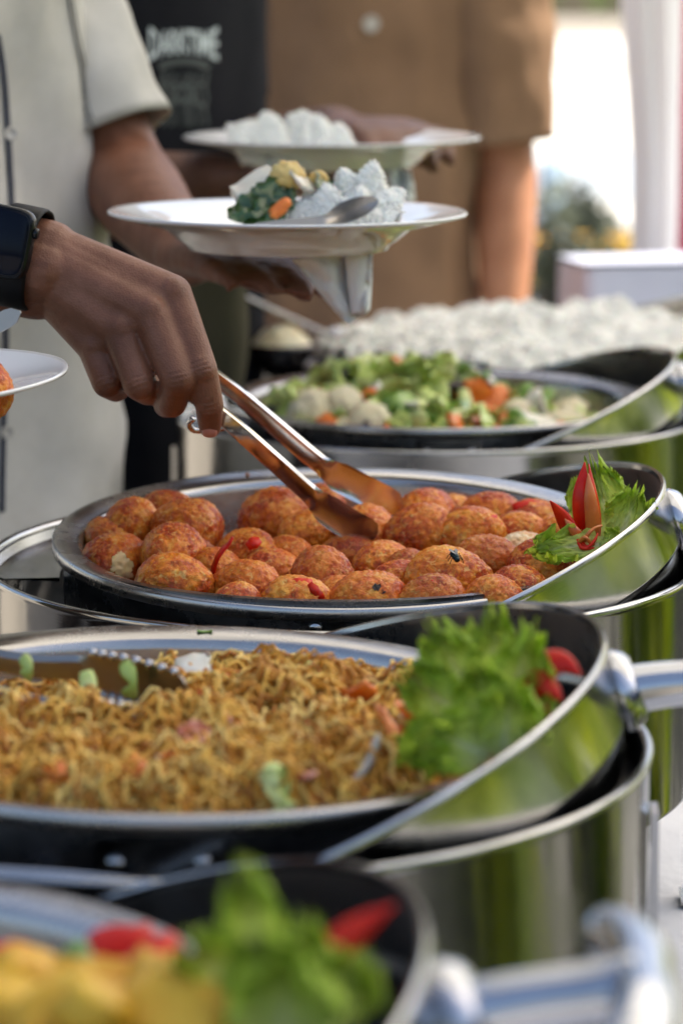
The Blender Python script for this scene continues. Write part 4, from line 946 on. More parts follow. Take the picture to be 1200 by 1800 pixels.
# food on the near plate
def mound(peaks, base):
    def f(x, y): 
        h = base
        for (a, b_, hh, s) in peaks: h = max(h, base+hh*math.sqrt(max(0, 1-((x-a)**2+(y-b_)**2)/(s*s*2.2))))
        return h+.012*nz(x,y,6,58.)+.013*(.5-abs(nz(x,y,2,80.)))-.005
    return f
c1 = P(603, 372, 1.985); c1.z = p1.z+.011
rice('rice_mound', 'jagged lumps of white rice on the near plate behind the spoon', tuple(c1), mound([(-.024,.0,.029,.012),(-.010,-.006,.032,.011),(.004,.006,.046,.009),(.019,.002,.049,.009),(.012,-.010,.034,.013),(.031,-.004,.031,.012)], -.003), .043, 5000, 5, 44, 100, .75)
c2 = P(512, 235, 2.46); c2.z = p2.z+.009
rice('rice_mound', 'low mound of white rice on the farther plate', tuple(c2), mound([(-.022,0,.036,.016),(.010,.004,.040,.013),(.022,-.004,.034,.012),(-.044,0,.026,.016),(.036,0,.023,.014)], -.002), .056, 6000, 6, 40, 100, .75)
SPIN = noisy(mat('dark_green_leaf', (.02,.07,.015), .3, Coat_Weight=.4), [(.3,(.012,.045,.01)),(.7,(.05,.12,.025))], 50)
YELV = noisy(mat('yellow_cauliflower', (.60,.42,.12), .5, Subsurface_Weight=.15, Subsurface_Scale=.004), [(.3,(.54,.34,.07)),(.7,(.68,.56,.24))], 50, bump=.5, bscale=200)
mS = piece_mesh('leafy', 41, SPIN); mYV = piece_mesh('floret', 42, YELV)
def put(nm, me, u, v, d, s, rot, lab, cat, sc3=None):
    o = bpy.data.objects.new(nm, me); COL.objects.link(o); o.location = P(u, v, d); o.scale = sc3 or (s,s,s); o.rotation_euler = rot
    return tag(o, lab, cat, 'vegetables on the near plate')
put('cauliflower_floret', mYV, 505, 316, 1.985, 1.0, (.2,.3,0), 'yellow cauliflower floret on top of the food on the near plate', 'cauliflower')
put('onion_piece', KINDS['onion_piece'][1][0], 455, 340, 1.98, 1.5, (.9,-.5,.3), 'pale white vegetable slice at the left of the food on the near plate', 'onion')
put('onion_piece', KINDS['onion_piece'][1][0], 530, 322, 1.975, .9, (.6,.4,.8), 'pale slice leaning on the yellow floret', 'onion')
put('spinach_leaf', mS, 462, 364, 1.965, 1.1, (.9,-.3,.1), 'dark green cooked leaf lowest at the left of the food', 'leaf')
put('spinach_leaf', mS, 480, 350, 1.970, 1.0, (1.2,-.6,.4), 'dark green cooked leaf under the yellow floret', 'leaf')
put('spinach_leaf', mS, 575, 328, 1.985, .8, (.8,.3,.9), 'dark green leaf tip showing between floret and rice', 'leaf')
put('spinach_leaf', mS, 435, 374, 1.960, .8, (.4,-.1,0), 'green leaf edge lying flat on the near plate', 'leaf')
put('carrot_stick', KINDS['carrot_slice'][1][1], 492, 366, 1.955, .8, (.5,-.8,.3), 'orange carrot stick in front of the rice on the near plate', 'carrot', (.75,.5,.5))
put('cauliflower_floret', mYV, 560, 318, 1.99, .55, (0,0,1), 'small brownish floret behind the yellow one', 'cauliflower')
def spoon(label, tip, mid, end, up, m, blen=.055, bw=.019):
    t = thing('spoon', label, 'spoon', tip); pts = [Vector(q) for q in curve_pts([tip, tip.lerp(mid, .5), mid, mid.lerp(end,.5), end], 40)]; rings = []
    L = (end-tip).length; u_ = Vector(up)
    for i, p in enumerate(pts):
        s = i/39; d = (pts[min(i+1,39)]-pts[max(i-1,0)]).normalized(); sd_ = d.cross(u_).normalized(); nn = sd_.cross(d)
        q = s*L/blen
        if q < 1: wd = bw*math.sqrt(max(.02, 1-(2*q-1)**2)) if q < .5 else max(.0035, bw*math.sqrt(max(.0, 1-(2*q-1)**2))); dip = .007*sin(pi*min(1,q))
        else: wd = (.0035+.0028*min(1, (q-1)*.3))*(math.sqrt(max(.02, 1-((s-.94)/.06)**2)) if s > .94 else 1); dip = 0
        rings.append([p+sd_*wd*a-nn*(dip*(1-a*a)) + nn*h_ for a, h_ in ((-1,0),(-.6,0),(0,0),(.6,0),(1,0),(1,-.0012),(.6,-.0014),(0,-.0016),(-.6,-.0014),(-1,-.0012))])
    mk('blade', *loft(rings, cap=True), m, t, tip, angle=40); return t
spoon('steel spoon lying face down against the rice on the near plate', P(664,352,1.945), P(570,386,1.93), P(440,404,1.90), (.05,-1,.15), NTSTEEL, .05, .0075)
spoon('steel utensil handle poking up from the plate at the left edge', P(-420,790,1.58), P(-180,660,1.58), P(36,548,1.57), (-.1,-1,.25), NTSTEEL, .05, .018)
o = bpy.data.objects.new('egg', EM[2]); COL.objects.link(o); o.location = P(-38, 688, 1.585); o.scale = (.95,)*3; o.rotation_euler = (1.4,.2,.5)
tag(o, 'orange chilli egg on the plate at the left edge of the picture', 'egg')
# napkins under the plates
def napkin(label, corners, seed):
    a, b_, c_, d_ = [Vector(q) for q in corners]; V = []; N_ = 22
    for i in range(N_+1):
        for j in range(N_+1):
            s, t = i/N_, j/N_; p = a.lerp(b_, s).lerp(d_.lerp(c_, s), t); V.append(p+Vector((0,1,0))*(.007*sin(9*s+3*t+seed)+.008*nz(s,t,seed,4.)+.005*abs(nz(s,t,seed+3,7.))))
    Fc = [(i*(N_+1)+j,(i+1)*(N_+1)+j,(i+1)*(N_+1)+j+1,i*(N_+1)+j+1) for i in range(N_) for j in range(N_)]
    if seed == 1:       # folded over strip on the right side
        n0 = len(V); 
        for i in range(N_+1):
            for j in range(7):
                q, t = i/N_, j/6; V.append(b_.lerp(c_, q)+(a-b_).normalized()*(.004+.018*t*(1-.5*q))+Vector((0,-.005-.003*sin(pi*t),0)))
        Fc += [(n0+i*7+j,n0+(i+1)*7+j,n0+(i+1)*7+j+1,n0+i*7+j+1) for i in range(N_) for j in range(6)]
    o = mk('paper_napkin', [tuple(v) for v in V], Fc, NAPKIN, None, a); o.modifiers.new('s','SOLIDIFY').thickness = .0012
    return tag(o, label, 'napkin', 'paper napkins held under the plates')
napkin('white paper napkin hanging as a point below the near plate', [P(512,458,1.975), P(656,430,1.99), P(648,545,1.985), P(612,570,1.98)], 1)
napkin('white folded napkin end showing between the two plates', [P(676,296,2.46), P(722,300,2.46), P(728,352,2.46), P(694,362,2.45)], 2)
# ladle, bowl by the rice
ld = thing('serving_spoon', 'long steel serving spoon leaning over the left side of the rice', 'serving spoon', P(600,590,2.93))
mk('handle', *tube(curve_pts([P(405,512,2.80),P(500,555,2.86),P(592,596,2.93)], 16), .0075, 10, flat=.35), TSTEEL, ld, ld.location)
V, Fc = lathe([(.0001,-.012),(.018,-.010),(.030,-.003),(.034,.004),(.0335,.0055),(.029,-.001),(.017,-.0085),(.0001,-.0105)], 32)
pp = P(640,610,2.95); mb = MB(); mb.add(V, Fc, Matrix.Translation(pp) @ Matrix.Rotation(.4,4,'Y') @ Matrix.Diagonal((1.3,1,1,1))); mb.make('bowl', TSTEEL, ld, ld.location)
bw_ = P(495,640,2.86); sb = thing('sauce_bowl', 'small dark glazed bowl with pale contents left of the rice', 'bowl', bw_)
DGL = mat('dark_glaze', (.02,.015,.014), .15, Coat_Weight=.5)
mk('bowl', *lathe([(.0001,-.012),(.016,-.012),(.020,-.008),(.034,.014),(.036,.022),(.0345,.0225),(.031,.014),(.017,-.004),(.0001,-.006)], 48), DGL, sb)
V = [(.0335*q*cos(a), .0335*q*sin(a), .020+.022*(1-q*q)+.004*nz(q*cos(a),q*sin(a),1,4.)) for q in (.001,.3,.6,.85,1) for a in np.linspace(0,2*pi,32,endpoint=False)]
mk('contents', V, [(i*32+j,(i+1)*32+j,(i+1)*32+(j+1)%32,i*32+(j+1)%32) for i in range(4) for j in range(32)], CAUL, sb)
bst = mk('upturned_cup', *lathe([(.030,0),(.034,.002),(.036,.16),(.0345,.161),(.032,.01),(.0001,.008)], 40), DGL)
bst.location = (bw_.x, bw_.y, TZ-.002); bst.scale = (1,1,(bw_.z-.012-TZ)/.161); tag(bst, 'dark cup standing under the small bowl left of the rice', 'cup')

# crumbs on the pan rims
CRUMB = noisy(mat('fried_crumb', (.5,.18,.03), .5), [(.3,(.35,.06,.01)),(.7,(.62,.28,.06))], 200)
cm = [piece_mesh('chunk', 71, CRUMB), piece_mesh('floret', 72, CRUMB)]
for k, (a, rr, s, lab) in enumerate([(-112,.180,.10,'on the left front rim of the egg pan'),(-104,.184,.07,'on the front rim of the egg pan, left of the middle'),(-63,.181,.08,'on the right front rim of the egg pan'),(-140,.179,.07,'on the left rim of the egg pan'),(112,.181,.16,'stuck on the far left rim of the egg pan'),(-84,.183,.06,'on the middle of the front rim of the egg pan')]):
    a = math.radians(a); x, y = rr*cos(a), rr*sin(a)
    o = bpy.data.objects.new('crumb', cm[k % 2]); COL.objects.link(o); o.location = (D2[0]+x, D2[1]+y, ZT+.004+y*sin(.058)-.0015); o.scale = (s, s, s); o.rotation_euler = (k, k*2, k*3)
    tag(o, 'tiny orange fried crumb '+lab, 'crumb', 'crumbs on the pan rims')
o = bpy.data.objects.new('chive_scrap', KINDS['green_bean'][1][0]); COL.objects.link(o); o.location = P(360,1111,1.497); o.scale = (.26,.35,.3); o.rotation_euler = (0,0,.1)
tag(o, 'tiny dark green scrap lying on the far rim of the noodle pan', 'herb')
# ------------------------------------------------------------------ people
def hand(mb, W0, W1, fingers, thumb, rs=1.):
    """fingers: 4 lists of joints [metacarpal base, MCP, PIP, DIP, TIP]; thumb: [base, MCP, IP, TIP]"""
    RR = [(.0160,.0130,.0107,.0094,.0076),(.0165,.0130,.0114,.0098,.0084),(.0165,.0126,.0111,.0094,.0080),(.0155,.0117,.0104,.0087,.0072)]
    for f, r in zip(fingers, RR): chain(mb, f, [q*rs for q in r])
    for i in range(3):
        a, b_ = fingers[i], fingers[i+1]
        chain(mb, [a[0].lerp(b_[0], .5), a[1].lerp(b_[1], .5)], [.0172*rs, .0106*rs])
    chain(mb, thumb, [.0170*rs, .0128*rs, .0108*rs, .0082*rs])
    chain(mb, [thumb[0], fingers[0][1].lerp(thumb[1], .35)], [.016*rs, .010*rs])
def creases(V, joints, cam_side, amp=.0007):
    V = np.array(V)
    for (p, d, r) in joints:
        p = np.array(p); d = np.array(d)/np.linalg.norm(d); q = V-p; dist = np.linalg.norm(q, axis=1); t = q @ d
        rad = q-np.outer(t, d); rn = np.linalg.norm(rad, axis=1, keepdims=True)+1e-9; rad = rad/rn
        wgt = np.exp(-(dist/(r*1.5))**4)*np.clip(rad @ np.array(cam_side)*1.6, 0, 1)
        prof = -np.exp(-((t+.0032)/.0007)**2)-1.1*np.exp(-(t/.0008)**2)-np.exp(-((t-.0030)/.0007)**2)+.8*np.exp(-(t/.005)**2)
        V += rad*(wgt*prof*amp)[:,None]
    return V
def head_blob(mb, c, fwd, s=1.):
    c = Vector(c); f = Vector((fwd[0], fwd[1], 0)).normalized(); r = Vector((f.y, -f.x, 0)); z = Vector((0,0,1))
    capsule(mb, c+z*.025-f*.015, c+z*.035+f*.015, .082*s, .080*s); capsule(mb, c-z*.05+f*.03, c+z*.02+f*.045, .052*s, .062*s)
    capsule(mb, c-z*.085+f*.055, c-z*.06+f*.05, .026*s, .036*s)
    capsule(mb, c+f*.098+z*.012, c+f*.116-z*.022, .009, .0135)
    for k in (-1, 1):
        capsule(mb, c+r*k*.080-z*.025, c+r*k*.084+z*.015, .010, .013); capsule(mb, c+f*.083+r*k*.05-z*.018, c+f*.088+r*k*.022-z*.02, .014, .012)
        capsule(mb, c+f*.098+r*k*.045+z*.034, c+f*.103+r*k*.015+z*.03, .009, .009)
    for k in (-.012, 0, .012): capsule(mb, c+f*.098+r*k-z*.052, c+f*.098+r*k-z*.055, .009, .009)
def superring(c, r, f, a, b_, n=72, p=2.4, z=None):
    out = []
    for t in np.linspace(0, 2*pi, n, endpoint=False):
        ct, st = cos(t), sin(t); out.append(Vector(c)+r*(a*math.copysign(abs(ct)**(2/p), ct))+f*(b_*math.copysign(abs(st)**(2/p), st)))
    return out
def folds(rings, amp, seed, sx=6., sz=2.):
    V = []
    for i, rg_ in enumerate(rings):
        c = sum(rg_, Vector())/len(rg_); out = []
        for p in rg_:
            d = p-c; L = d.length; dn = d/max(L,1e-6)
            w_ = amp*(nz(p.x*sx, p.y*sx, p.z*sz+seed)+.7*(1-2*abs(nz(p.x*sx*2.1+4, p.y*sx*2.1, p.z*sz*2+seed+3)))*.7+.25*nz(p.x*40,p.y*40,p.z*24+seed))
            out.append(p+dn*w_)
        V.append(out)
    return V
def person(label, x, y, fwd, skinm, shirtm, trouserm, sh_z, semis, arms, fine=None, hem=.86, lean=(0,0), sleeve_len=.8, sleeve_r=(.075,.068), head=True, foldamp=.011):
    f = Vector((fwd[0], fwd[1], 0)).normalized(); r = Vector((f.y, -f.x, 0)); z = Vector((0,0,1)); org = Vector((x,y,0))
    t = thing('person', label, 'person', org)
    lean = Vector((lean[0], lean[1], 0)); ctr = lambda h: Vector((x,y,h)) + lean*max(0,(h-.9)/.5)
    mb = MB()
    a, b_ = semis
    top = ctr(sh_z)
    for k in (-1,1): capsule(mb, top+r*k*a*.62-z*.07, top+r*k*a*.25-z*.02, .065, .07)
    capsule(mb, ctr(1.0), ctr(sh_z-.12), b_*.80, b_*.84)
    for k in (-1,1): capsule(mb, ctr(.98)+r*k*a*.34, ctr(sh_z-.12)+r*k*a*.42, b_*.70, b_*.74)
    capsule(mb, top-z*.03, top+z*.10+f*.015, .062, .055)
    hc = top+z*.215+f*.03
    head_blob(mb, hc, fwd)
    for arm in arms:
        s, e, wv, hd = arm['pts']
        chain(mb, [s, e], [.052, .040]); chain(mb, [e, e.lerp(wv,.3), wv], [.041, .040, .027])
    for k in (-1,1):
        hp, kn, an = ctr(.94)+r*k*.085, Vector((x,y,.50))+r*k*.10+f*.02, Vector((x,y,.10))+r*k*.11-f*.01
        chain(mb, [hp, kn], [.085,.058]); chain(mb, [kn, kn.lerp(an,.35)-f*.012, an], [.056,.056,.036]); chain(mb, [an, an-z*.055+f*.10], [.036,.030])
    for arm in arms:
        if arm.get('hand'): hand(mb, *arm['hand'])
    V, Fc = voxel(mb, .0075, 4)
    if fine is not None:
        n0 = len(V); V = np.concatenate([V, fine[0]]); Fc = Fc + [tuple(q+n0 for q in g_) for g_ in fine[1]]
    mk('body', V, Fc, skinm, t, org)
    # hair
    if head:
        hb = MB(); capsule(hb, hc+z*.045-f*.03, hc+z*.06+f*.012, .084, .080); capsule(hb, hc-z*.02-f*.045, hc+z*.04-f*.035, .062, .078)
        V, Fc = voxel(hb, .008, 3); V = V + .003*np.array([[nz(*q,60.),nz(q[1],q[2],q[0],60.),nz(q[2],q[0],q[1],60.)] for q in V]); mk('hair', V, Fc, HAIR, t, org)
        for k in (-1,1):
            eb = MB(); V, Fc = lathe([(max(1e-5,sin(pi*i/10))*.011,cos(pi*i/10)*.011) for i in range(11)], 14); mk('eye', np.array(V)+np.array(hc+f*.0835+r*k*.031+z*.012), Fc, PORC, t, org)
            V, Fc = lathe([(.0001,.0014),(.0035,.0010),(.0055,0)], 16); ib = MB(); ib.add(V, Fc, Matrix.Translation(hc+f*.0940+r*k*.031+z*.012) @ f.to_track_quat('Z','Y').to_matrix().to_4x4()); ib.make('iris', HAIR, t, org)
            lb = MB(); capsule(lb, hc+f*.0885+r*k*.020+z*.020, hc+f*.0865+r*k*.042+z*.019, .0065, .006); capsule(lb, hc+f*.087+r*k*.021+z*.003, hc+f*.085+r*k*.041+z*.004, .0055, .005); lb.make('eyelid', skinm, t, org)
    # shirt
    zs = np.linspace(hem, sh_z-.07, 44); rings = []
    for h in zs:
        q = (h-hem)/(sh_z-.07-hem); rings.append(superring(ctr(h), r, f, a*(1.0-.10*sin(pi*q)*.6+.0*q), b_*(1.03-.06*q), p=2.5))
    for k in range(1, 9):
        q = k/8; h = sh_z-.07+.085*math.sin(q*pi/2); rings.append(superring(ctr(h), r, f, a*(1-.66*q**1.6), b_*(.97-.42*q), p=2.3))
    rings = folds(rings, foldamp, x*7)
    m2 = MB(); m2.add(*loft(rings))
    for arm in arms:
        s, e, wv, hd = arm['pts']; L = e-s; rg_ = []
        slen = arm.get('sl', sleeve_len); d = L.normalized(); u_, v_ = frame(d)
        for i in range(26):
            q = i/25; p = s-d*.03+(L.length*slen+.03)*q*d; R = sleeve_r[0]*(1-q)+sleeve_r[1]*q
            R *= min(1, .50+.5*math.sqrt(min(1, i/6)))
            if arm.get('flare') and q > .6: R *= 1+arm['flare']*(q-.6)
            rg_.append([p+u_*R*cos(tt)+v_*R*sin(tt) for tt in np.linspace(0,2*pi,48,endpoint=False)])
        rg_ = folds(rg_, foldamp*.8, x*5+q)
        last = rg_[-1]; c = sum(last, Vector())/len(last); rg_.append([c+(p-c)*.95-d*.004 for p in last]); rg_.append([c+(p-c)*.93-d*.05 for p in last])
        m2.add(*loft(rg_))
    m2.make('shirt', shirtm, t, org)
    # trousers
    m3 = MB()
    wr = [superring(ctr(h), r, f, a*.90+.004, b_*.86, p=2.4) for h in np.linspace(hem+.10, .80, 6)]
    m3.add(*loft(folds(wr, .006, x)))
    for k in (-1,1):
        rg_ = []
        for i in range(34):
            q = i/33; h = .84-(.84-.06)*q; c = ctr(.9)*(1-q)+Vector((x,y,0))*q; c.z = h; R = .098*(1-q)+.066*q
            rg_.append(superring(c+r*k*(.082+.03*q), r, f, R, R*1.05, n=40, p=2.2))
        m3.add(*loft(folds(rg_, .007, x+k)))
    m3.make('trousers', trouserm, t, org)
    for k in (-1,1):
        sb_ = MB(); an = Vector((x,y,.035))+r*k*.11; capsule(sb_, an-f*.06, an+f*.13, .040, .036); capsule(sb_, an-f*.03+z*.03, an+f*.03+z*.02, .042, .040)
        V, Fc = voxel(sb_, .008, 3); V[:,2] = np.maximum(V[:,2], .001); mk('shoe', V, Fc, BLACKRUB, t, org)
    return t

# hand gripping the tongs (fine mesh)
fin = [[P(112,446,1.768),P(303,517,1.744),P(353,648,1.723),P(368,712,1.728),P(369,750,1.738)],
       [P(105,470,1.760),P(267,551,1.734),P(313,666,1.716),P(303,708,1.736),P(292,712,1.756)],
       [P(98,494,1.760),P(213,581,1.737),P(245,674,1.724),P(260,688,1.750),P(285,668,1.772)],
       [P(92,514,1.769),P(167,609,1.747),P(189,672,1.738),P(204,684,1.762),P(232,668,1.776)]]
thu = [P(140,535,1.795),P(225,598,1.806),P(298,634,1.815),P(345,664,1.815)]
elR = P(-560,335,1.82)
mb = MB(); hand(mb, None, None, fin, thu)
for k, f_ in enumerate(fin):
    m_, w_ = f_[1], f_[0]; u = Vector((.05,-.85,.5)); capsule(mb, m_+u*.0062, m_+u*.0060+(f_[2]-m_)*.06, .0088-.0008*(k==3), .0084); pj = f_[2]+Vector((0,-.95,.25))*.0022; capsule(mb, pj-(f_[2]-m_)*.04, pj+(f_[2]-m_)*.03, .0098-.0006*k, .0094-.0006*k)
for u_, v_, d_ in ((88,442,1.768),(66,508,1.770),(78,475,1.758)):
    a = P(u_, v_, d_); capsule(mb, a, a.lerp(elR, .42), .0205, .026)
capsule(mb, P(120,470,1.772), P(210,545,1.762), .020, .0165)
V, Fc = voxel(mb, .0013, 9)
cr = [(f_[2]+Vector((0,-1,.3)).normalized()*.006, f_[3]-f_[1], .011) for f_ in fin[:2]]+[(f_[2]+Vector((0,-1,.1)).normalized()*.006, f_[2]-f_[1], .010) for f_ in fin[2:]]
cr += [(fin[0][3]+Vector((0,-1,.3)).normalized()*.005, fin[0][4]-fin[0][2], .008)]
V = creases(V, cr, Vector((0,-.95,.3)))
R_sh = Vector((-.47, 2.10, 1.43))
def spread_hand(wr, dirv, up, L=.085, curl=.35, side=1):
    """half open hand: dirv from wrist to finger tips, up = back of the hand"""
    d = Vector(dirv).normalized(); n_ = Vector(up); s_ = d.cross(n_).normalized()*side; n_ = s_.cross(d)*side; n_.normalize()
    out = []
    for k in range(4):
        o_ = (k-1.5)*.021; Lk = [1.,1.08,1.02,.84][k]; b0 = wr+s_*o_*.55+d*.012; m = wr+s_*o_+d*.082
        p1 = m+(d+s_*(k-1.5)*.09-n_*curl*.5).normalized()*.042*Lk; p2 = p1+(d+s_*(k-1.5)*.05-n_*curl*1.5).normalized()*.026*Lk; p3 = p2+(d-n_*curl*2.4).normalized()*.019*Lk
        out.append([b0, m, p1, p2, p3])
    th = [wr-s_*.020+d*.02-n_*.008, wr-s_*.046+d*.050-n_*.012, wr-s_*.058+d*.080-n_*.010, wr-s_*.060+d*.103-n_*.004]
    return (None, None, out, th)
# cream shirt: left arm under the near plate
eL, wL = P(212,305,2.34), P(325,448,2.14)
hL = spread_hand(wL, P(500,486,2.0)-wL, (0.0,-.2,-1), curl=-.10, side=-1)
cream = person('person in a cream shirt with a black watch reaching into the egg pan', -.358, 2.27, (.8,-.6), SKIN_A, CREAM, BLACKF, 1.47, (.175,.115),
  [dict(pts=(R_sh, elR, P(80,476,1.766), None), sl=.75), dict(pts=(P(12,-150,2.40), eL, wL, None), hand=hL, sl=.88)], fine=(V, Fc), hem=.80, sleeve_r=(.075,.0485), foldamp=.03)
# placket, buttons and a seam on the cream shirt
co_ = cream.location
BTN = mat('pale_button', (.55,.52,.46), .4)
for (u, v, d) in ((20,235,2.135),(18,520,2.15),(14,760,2.16)):
    p_ = P(u, v, d); mb = MB(); mb.add(*lathe([(.0001,.001),(.0035,.001),(.0048,.0022),(.0055,.0016),(.0055,0),(.0001,0)], 20), Matrix.Translation(p_) @ Vector((.35,-1,.1)).to_track_quat('Z','Y').to_matrix().to_4x4()); mb.make('button', BTN, cream, co_)
# fingernail of the index finger
tip = fin[0][4]; dn = (fin[0][4]-fin[0][3]).normalized(); V, Fc = [], []
for i in range(9):
    for j in range(9):
        a, b_ = -1+2*i/8, -1+2*j/8; k = math.sqrt(max(0, 1-.35*abs(b_)**3)); sdv = dn.cross(Vector((0,-1,0))).normalized()
        V.append(tip+dn*(.0005+.0052*b_)+sdv*.0050*a*k+Vector((0,-1,-.25)).normalized()*(.0086-.0026*a*a-.0012*b_*b_))
for i in range(8):
    for j in range(8): q = i*9+j; Fc.append((q,q+9,q+10,q+1))
o = mk('fingernail', [tuple(q) for q in V], Fc, NAIL, cream, co_); o.modifiers.new('s','SOLIDIFY').thickness = .0006
# watch
wc = P(40,452,1.764); ax = (P(120,478,1.762)-P(-60,440,1.775)).normalized(); nr = Vector((-.16,-.97,.10)); nr = (nr-ax*nr.dot(ax)).normalized(); sv = nr.cross(ax).normalized()
wt = thing('wrist_watch', 'black square faced smart watch strapped round the wrist', 'watch', wc)
M = Matrix((( ax.x, sv.x, nr.x, wc.x),(ax.y, sv.y, nr.y, wc.y),(ax.z, sv.z, nr.z, wc.z),(0,0,0,1)))
rings = []
for q, dx in ((-1,0),(-.8,.0012),(.8,.0012),(1,0)):
    rings.append([(q*.012, (.0325+dx)*math.copysign(abs(cos(t))**.85,cos(t)), (.0265+dx)*math.copysign(abs(sin(t))**.85,sin(t))) for t in np.linspace(0,2*pi,64,endpoint=False)])
rings += [[(x_*.9, y_*.95, z_*.95) for x_,y_,z_ in rings[-1]], [(-x_*.9, y_*.95, z_*.95) for x_,y_,z_ in rings[-1]], rings[0]]
mb = MB(); V, Fc = loft(rings); mb.add(V, Fc, M); mb.make('strap', BLACKRUB, wt, wc)
def rbox(sx, sy, z0, z1, p, ins):
    rr = []
    for zz, k in ((z0,ins),(z0+.0015,0),(z1-.002,0),(z1-.0006,.0009),(z1,.0022)):
        rr.append([((sx-k)*math.copysign(abs(cos(t))**(2/p),cos(t)), (sy-k)*math.copysign(abs(sin(t))**(2/p),sin(t)), zz) for t in np.linspace(0,2*pi,72,endpoint=False)])
    return loft(rr, cap=True)
CASE = mat('black_case', (.012,.013,.015), .18, .6)
off = Matrix.Translation((-.006,.0085,0))
mb = MB(); V, Fc = rbox(.0195,.0230,.0245,.0345,4.5,.003); mb.add(V, Fc, M @ off); mb.make('case', CASE, wt, wc, angle=40)
mb = MB(); V, Fc = rbox(.0178,.0213,.0335,.0353,4.5,.0); mb.add(V, Fc, M @ off); mb.make('screen', GLASSB, wt, wc, angle=40)
mb = MB(); V, Fc = lathe([(.0001,0),(.0032,0),(.0035,.0006),(.0035,.0022),(.0030,.0028),(.0001,.0028)], 20); mb.add(V, Fc, M @ off @ Matrix.Translation((.0192,.009,.0295)) @ Matrix.Rotation(pi/2,4,'Y')); mb.make('crown', CASE, wt, wc)
# black T-shirt
eB, wB = P(185,345,2.56), P(395,318,2.55)
eB2, wB2 = P(372,290,2.97), P(590,232,2.70)
hB = spread_hand(wB, P(560,300,2.50)-wB, (0,-.2,-1), curl=-.1, side=-1)
hB2 = spread_hand(wB2, P(690,225,2.60)-wB2, (-.1,.2,1), curl=.4, side=1)
blk = person('person in a black T-shirt with pale lettering, holding the farther plate of rice', -.218, 2.86, (.9,-.42), SKIN_B, BLACKF, BLACKF, 1.46, (.18,.112),
  [dict(pts=(Vector((-.37,2.64,1.42)), eB, wB, None), hand=hB, sl=.6), dict(pts=(P(345,-130,3.02), eB2, wB2, None), hand=hB2, sl=.72)], hem=.82)
# brown shirt
brn = person('person in a brown short sleeved shirt standing at the far end of the table', .022, 3.62, (.08,-1), SKIN_C, BROWNF, DENIM, 1.46, (.168,.118),
  [dict(pts=(Vector((-.183,3.60,1.42)), Vector((-.218,3.63,1.14)), Vector((-.208,3.50,.90)), None), hand=spread_hand(Vector((-.208,3.50,.90)), (0,-.2,-1), (-1,0,0), curl=.3), sl=.85),
   dict(pts=(Vector((.185,3.60,1.43)), Vector((.216,3.60,1.13)), Vector((.208,3.52,.88)), None), hand=spread_hand(Vector((.208,3.52,.88)), (0,-.15,-1), (1,0,0), curl=.3, side=-1), sl=.86)], hem=.78, sleeve_r=(.078,.066), foldamp=.026)
cb = brn.location
for (u, v, d) in ((652,42,3.495),(652,330,3.488)):
    p_ = P(u, v, d); mb = MB(); mb.add(*lathe([(.0001,.0015),(.006,.0015),(.0085,.004),(.0100,.003),(.0100,0),(.0001,0)], 24), Matrix.Translation(p_) @ Vector((0,-1,.05)).to_track_quat('Z','Y').to_matrix().to_4x4()); mb.make('button', BTN, brn, cb)
# the guest outside the left edge who holds the plate with one egg
eG, wG = Vector((-.78,1.60,1.02)), Vector((-.44,1.60,p3.z-.035))
person('person in an olive top at the left, holding the plate with one egg', -.98, 1.72, (1,-.15), SKIN_B, OLIVE, DENIM, 1.45, (.18,.115),
  [dict(pts=(Vector((-.97,1.92,1.41)), eG, wG, None), hand=spread_hand(wG, (1,.02,.04), (0,0,-1), curl=-.1, side=-1), sl=.7), dict(pts=(Vector((-1.02,1.52,1.41)), Vector((-1.06,1.50,1.12)), Vector((-1.0,1.46,.88)), None), hand=spread_hand(Vector((-1.0,1.46,.88)), (.1,0,-1), (0,-1,0), curl=.3), sl=.7)])
# olive bag
ob = P(375,540,2.66); rings = []
for i in range(16):
    q = i/15; h = ob.z+.075-.20*q; k = math.sin(pi*(.12+.80*q))**.6; rings.append(superring(Vector((ob.x,ob.y,h)), Vector((1,0,0)), Vector((0,1,0)), .034*k, .05*k, n=40, p=2.8))
bag = thing('cloth_bag', 'olive green cloth bag hanging between the hand with the tongs and the near plate', 'bag', ob)
mk('bag_body', *loft(folds(rings, .006, 3), cap=True), OLIVE, bag, ob)
mk('handle', *tube(curve_pts([(ob.x-.016,ob.y-.03,ob.z+.066),P(358,452,2.62),P(372,425,2.64),P(386,455,2.66),(ob.x+.014,ob.y-.02,ob.z+.066)], 24), .006, 8, flat=.4), OLIVE, bag, ob)
